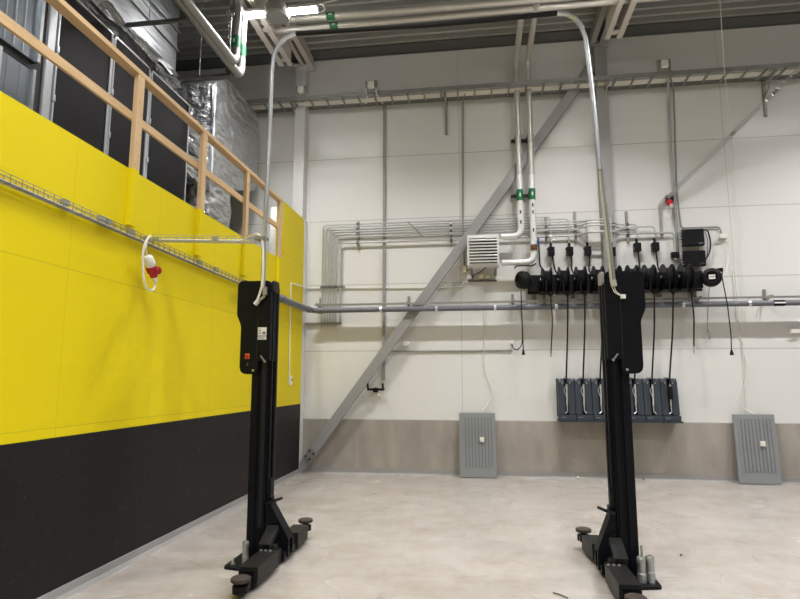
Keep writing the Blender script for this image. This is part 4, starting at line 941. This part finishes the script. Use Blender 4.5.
q2 = leaning(((731, 415), (773, 415), (738.5, 480), (780, 480.5)), 'grey ribbed panel leaning at a slant at the right of the wall', (.64, .57))
pipe('white_cable', [W(484.3, 284, YB-.02), W(484.5, 330, YB-.02), W(484.5, 350, YB-.02), W(483, 362, YB-.02), W(487, 378, YB-.03), W(492.5, 388, YB-.03), W(492, 396, YB-.03), W(488, 404, YB-.04), W(482.5, 411, YB-.06)], .009, 'cable', 'white cable wandering down the wall to the upright ribbed panel', 'cable', .12)
pipe('white_cable', [W(733, 270, YB-.02), W(738, 330, YB-.02), W(740.5, 338, YB-.02), W(743.5, 343, YB-.02), W(742.5, 352, YB-.02), W(748, 363, YB-.03), W(745.5, 380, YB-.03), W(741, 398, YB-.03), W(741, 406, YB-.03), W(748, 411, YB-.05), W(755, 414, YB-.08)], .009, 'cable', 'white cable wandering down the wall to the slanted ribbed panel', 'cable', .1)

# ------------------------------------------------------------------ bits on the floor
def scrap(c, r, seedv, m, name, label, cat):
    mb = MB(); rnd = random.Random(seedv)
    rr = bmesh.ops.create_icosphere(mb.bm, subdivisions=2, radius=r)
    for v in mb.bm.verts: v.co = v.co*rnd.uniform(.6, 1.15); v.co.z *= .7
    zmin = min(v.co.z for v in mb.bm.verts)
    mb.xform(Matrix.Translation((c.x, c.y, -zmin+.001))); return solo(name, mb, m, label, cat)
scrap(F(573, 478), .045, 1, 'paper', 'paper_scrap', 'crumpled white paper scrap on the floor before the holders, larger one', 'scrap')
scrap(F(577.8, 479), .026, 2, 'paper', 'paper_scrap', 'crumpled white paper scrap on the floor, small one beside the larger', 'scrap')
scrap(F(643.5, 480), .02, 3, 'straw', 'dirt_clump', 'dark dirt clump on the floor by the far baseboard, left one', 'clump')
scrap(F(652, 479.5), .025, 4, 'straw', 'dirt_clump', 'dark dirt clump on the floor by the far baseboard, right one', 'clump')
pipe('straw', [F(553, 592.5, .006), F(560, 594.5, .012), F(568, 598, .006)], .005, 'straw', 'dark stalk of straw lying on the floor before the right post', 'straw', .02, 6)
scrap(F(681, 556), .012, 6, 'straw', 'dirt_clump', 'tiny dark crumb on the floor right of the right post', 'clump')

# ------------------------------------------------------------------ camera, world, view
cam = bpy.data.cameras.new('camera'); cam.sensor_width = 36; cam.sensor_fit = 'HORIZONTAL'; cam.lens = FPX/800*36; cam.clip_start = .05
co = bpy.data.objects.new('camera', cam); C.objects.link(co)
co.matrix_world = Matrix(((RT.x, UP.x, -FW.x, 0), (RT.y, UP.y, -FW.y, 0), (RT.z, UP.z, -FW.z, EYE), (0, 0, 0, 1)))
sc = bpy.context.scene; sc.camera = co
w = bpy.data.worlds.new('world'); sc.world = w; w.use_nodes = True
w.node_tree.nodes['Background'].inputs[0].default_value = (.5, .52, .55, 1); w.node_tree.nodes['Background'].inputs[1].default_value = .05
sc.view_settings.view_transform = 'Standard'; sc.view_settings.look = 'None'; sc.view_settings.gamma = 1; sc.view_settings.use_curve_mapping = False
sc.view_settings.exposure = 0
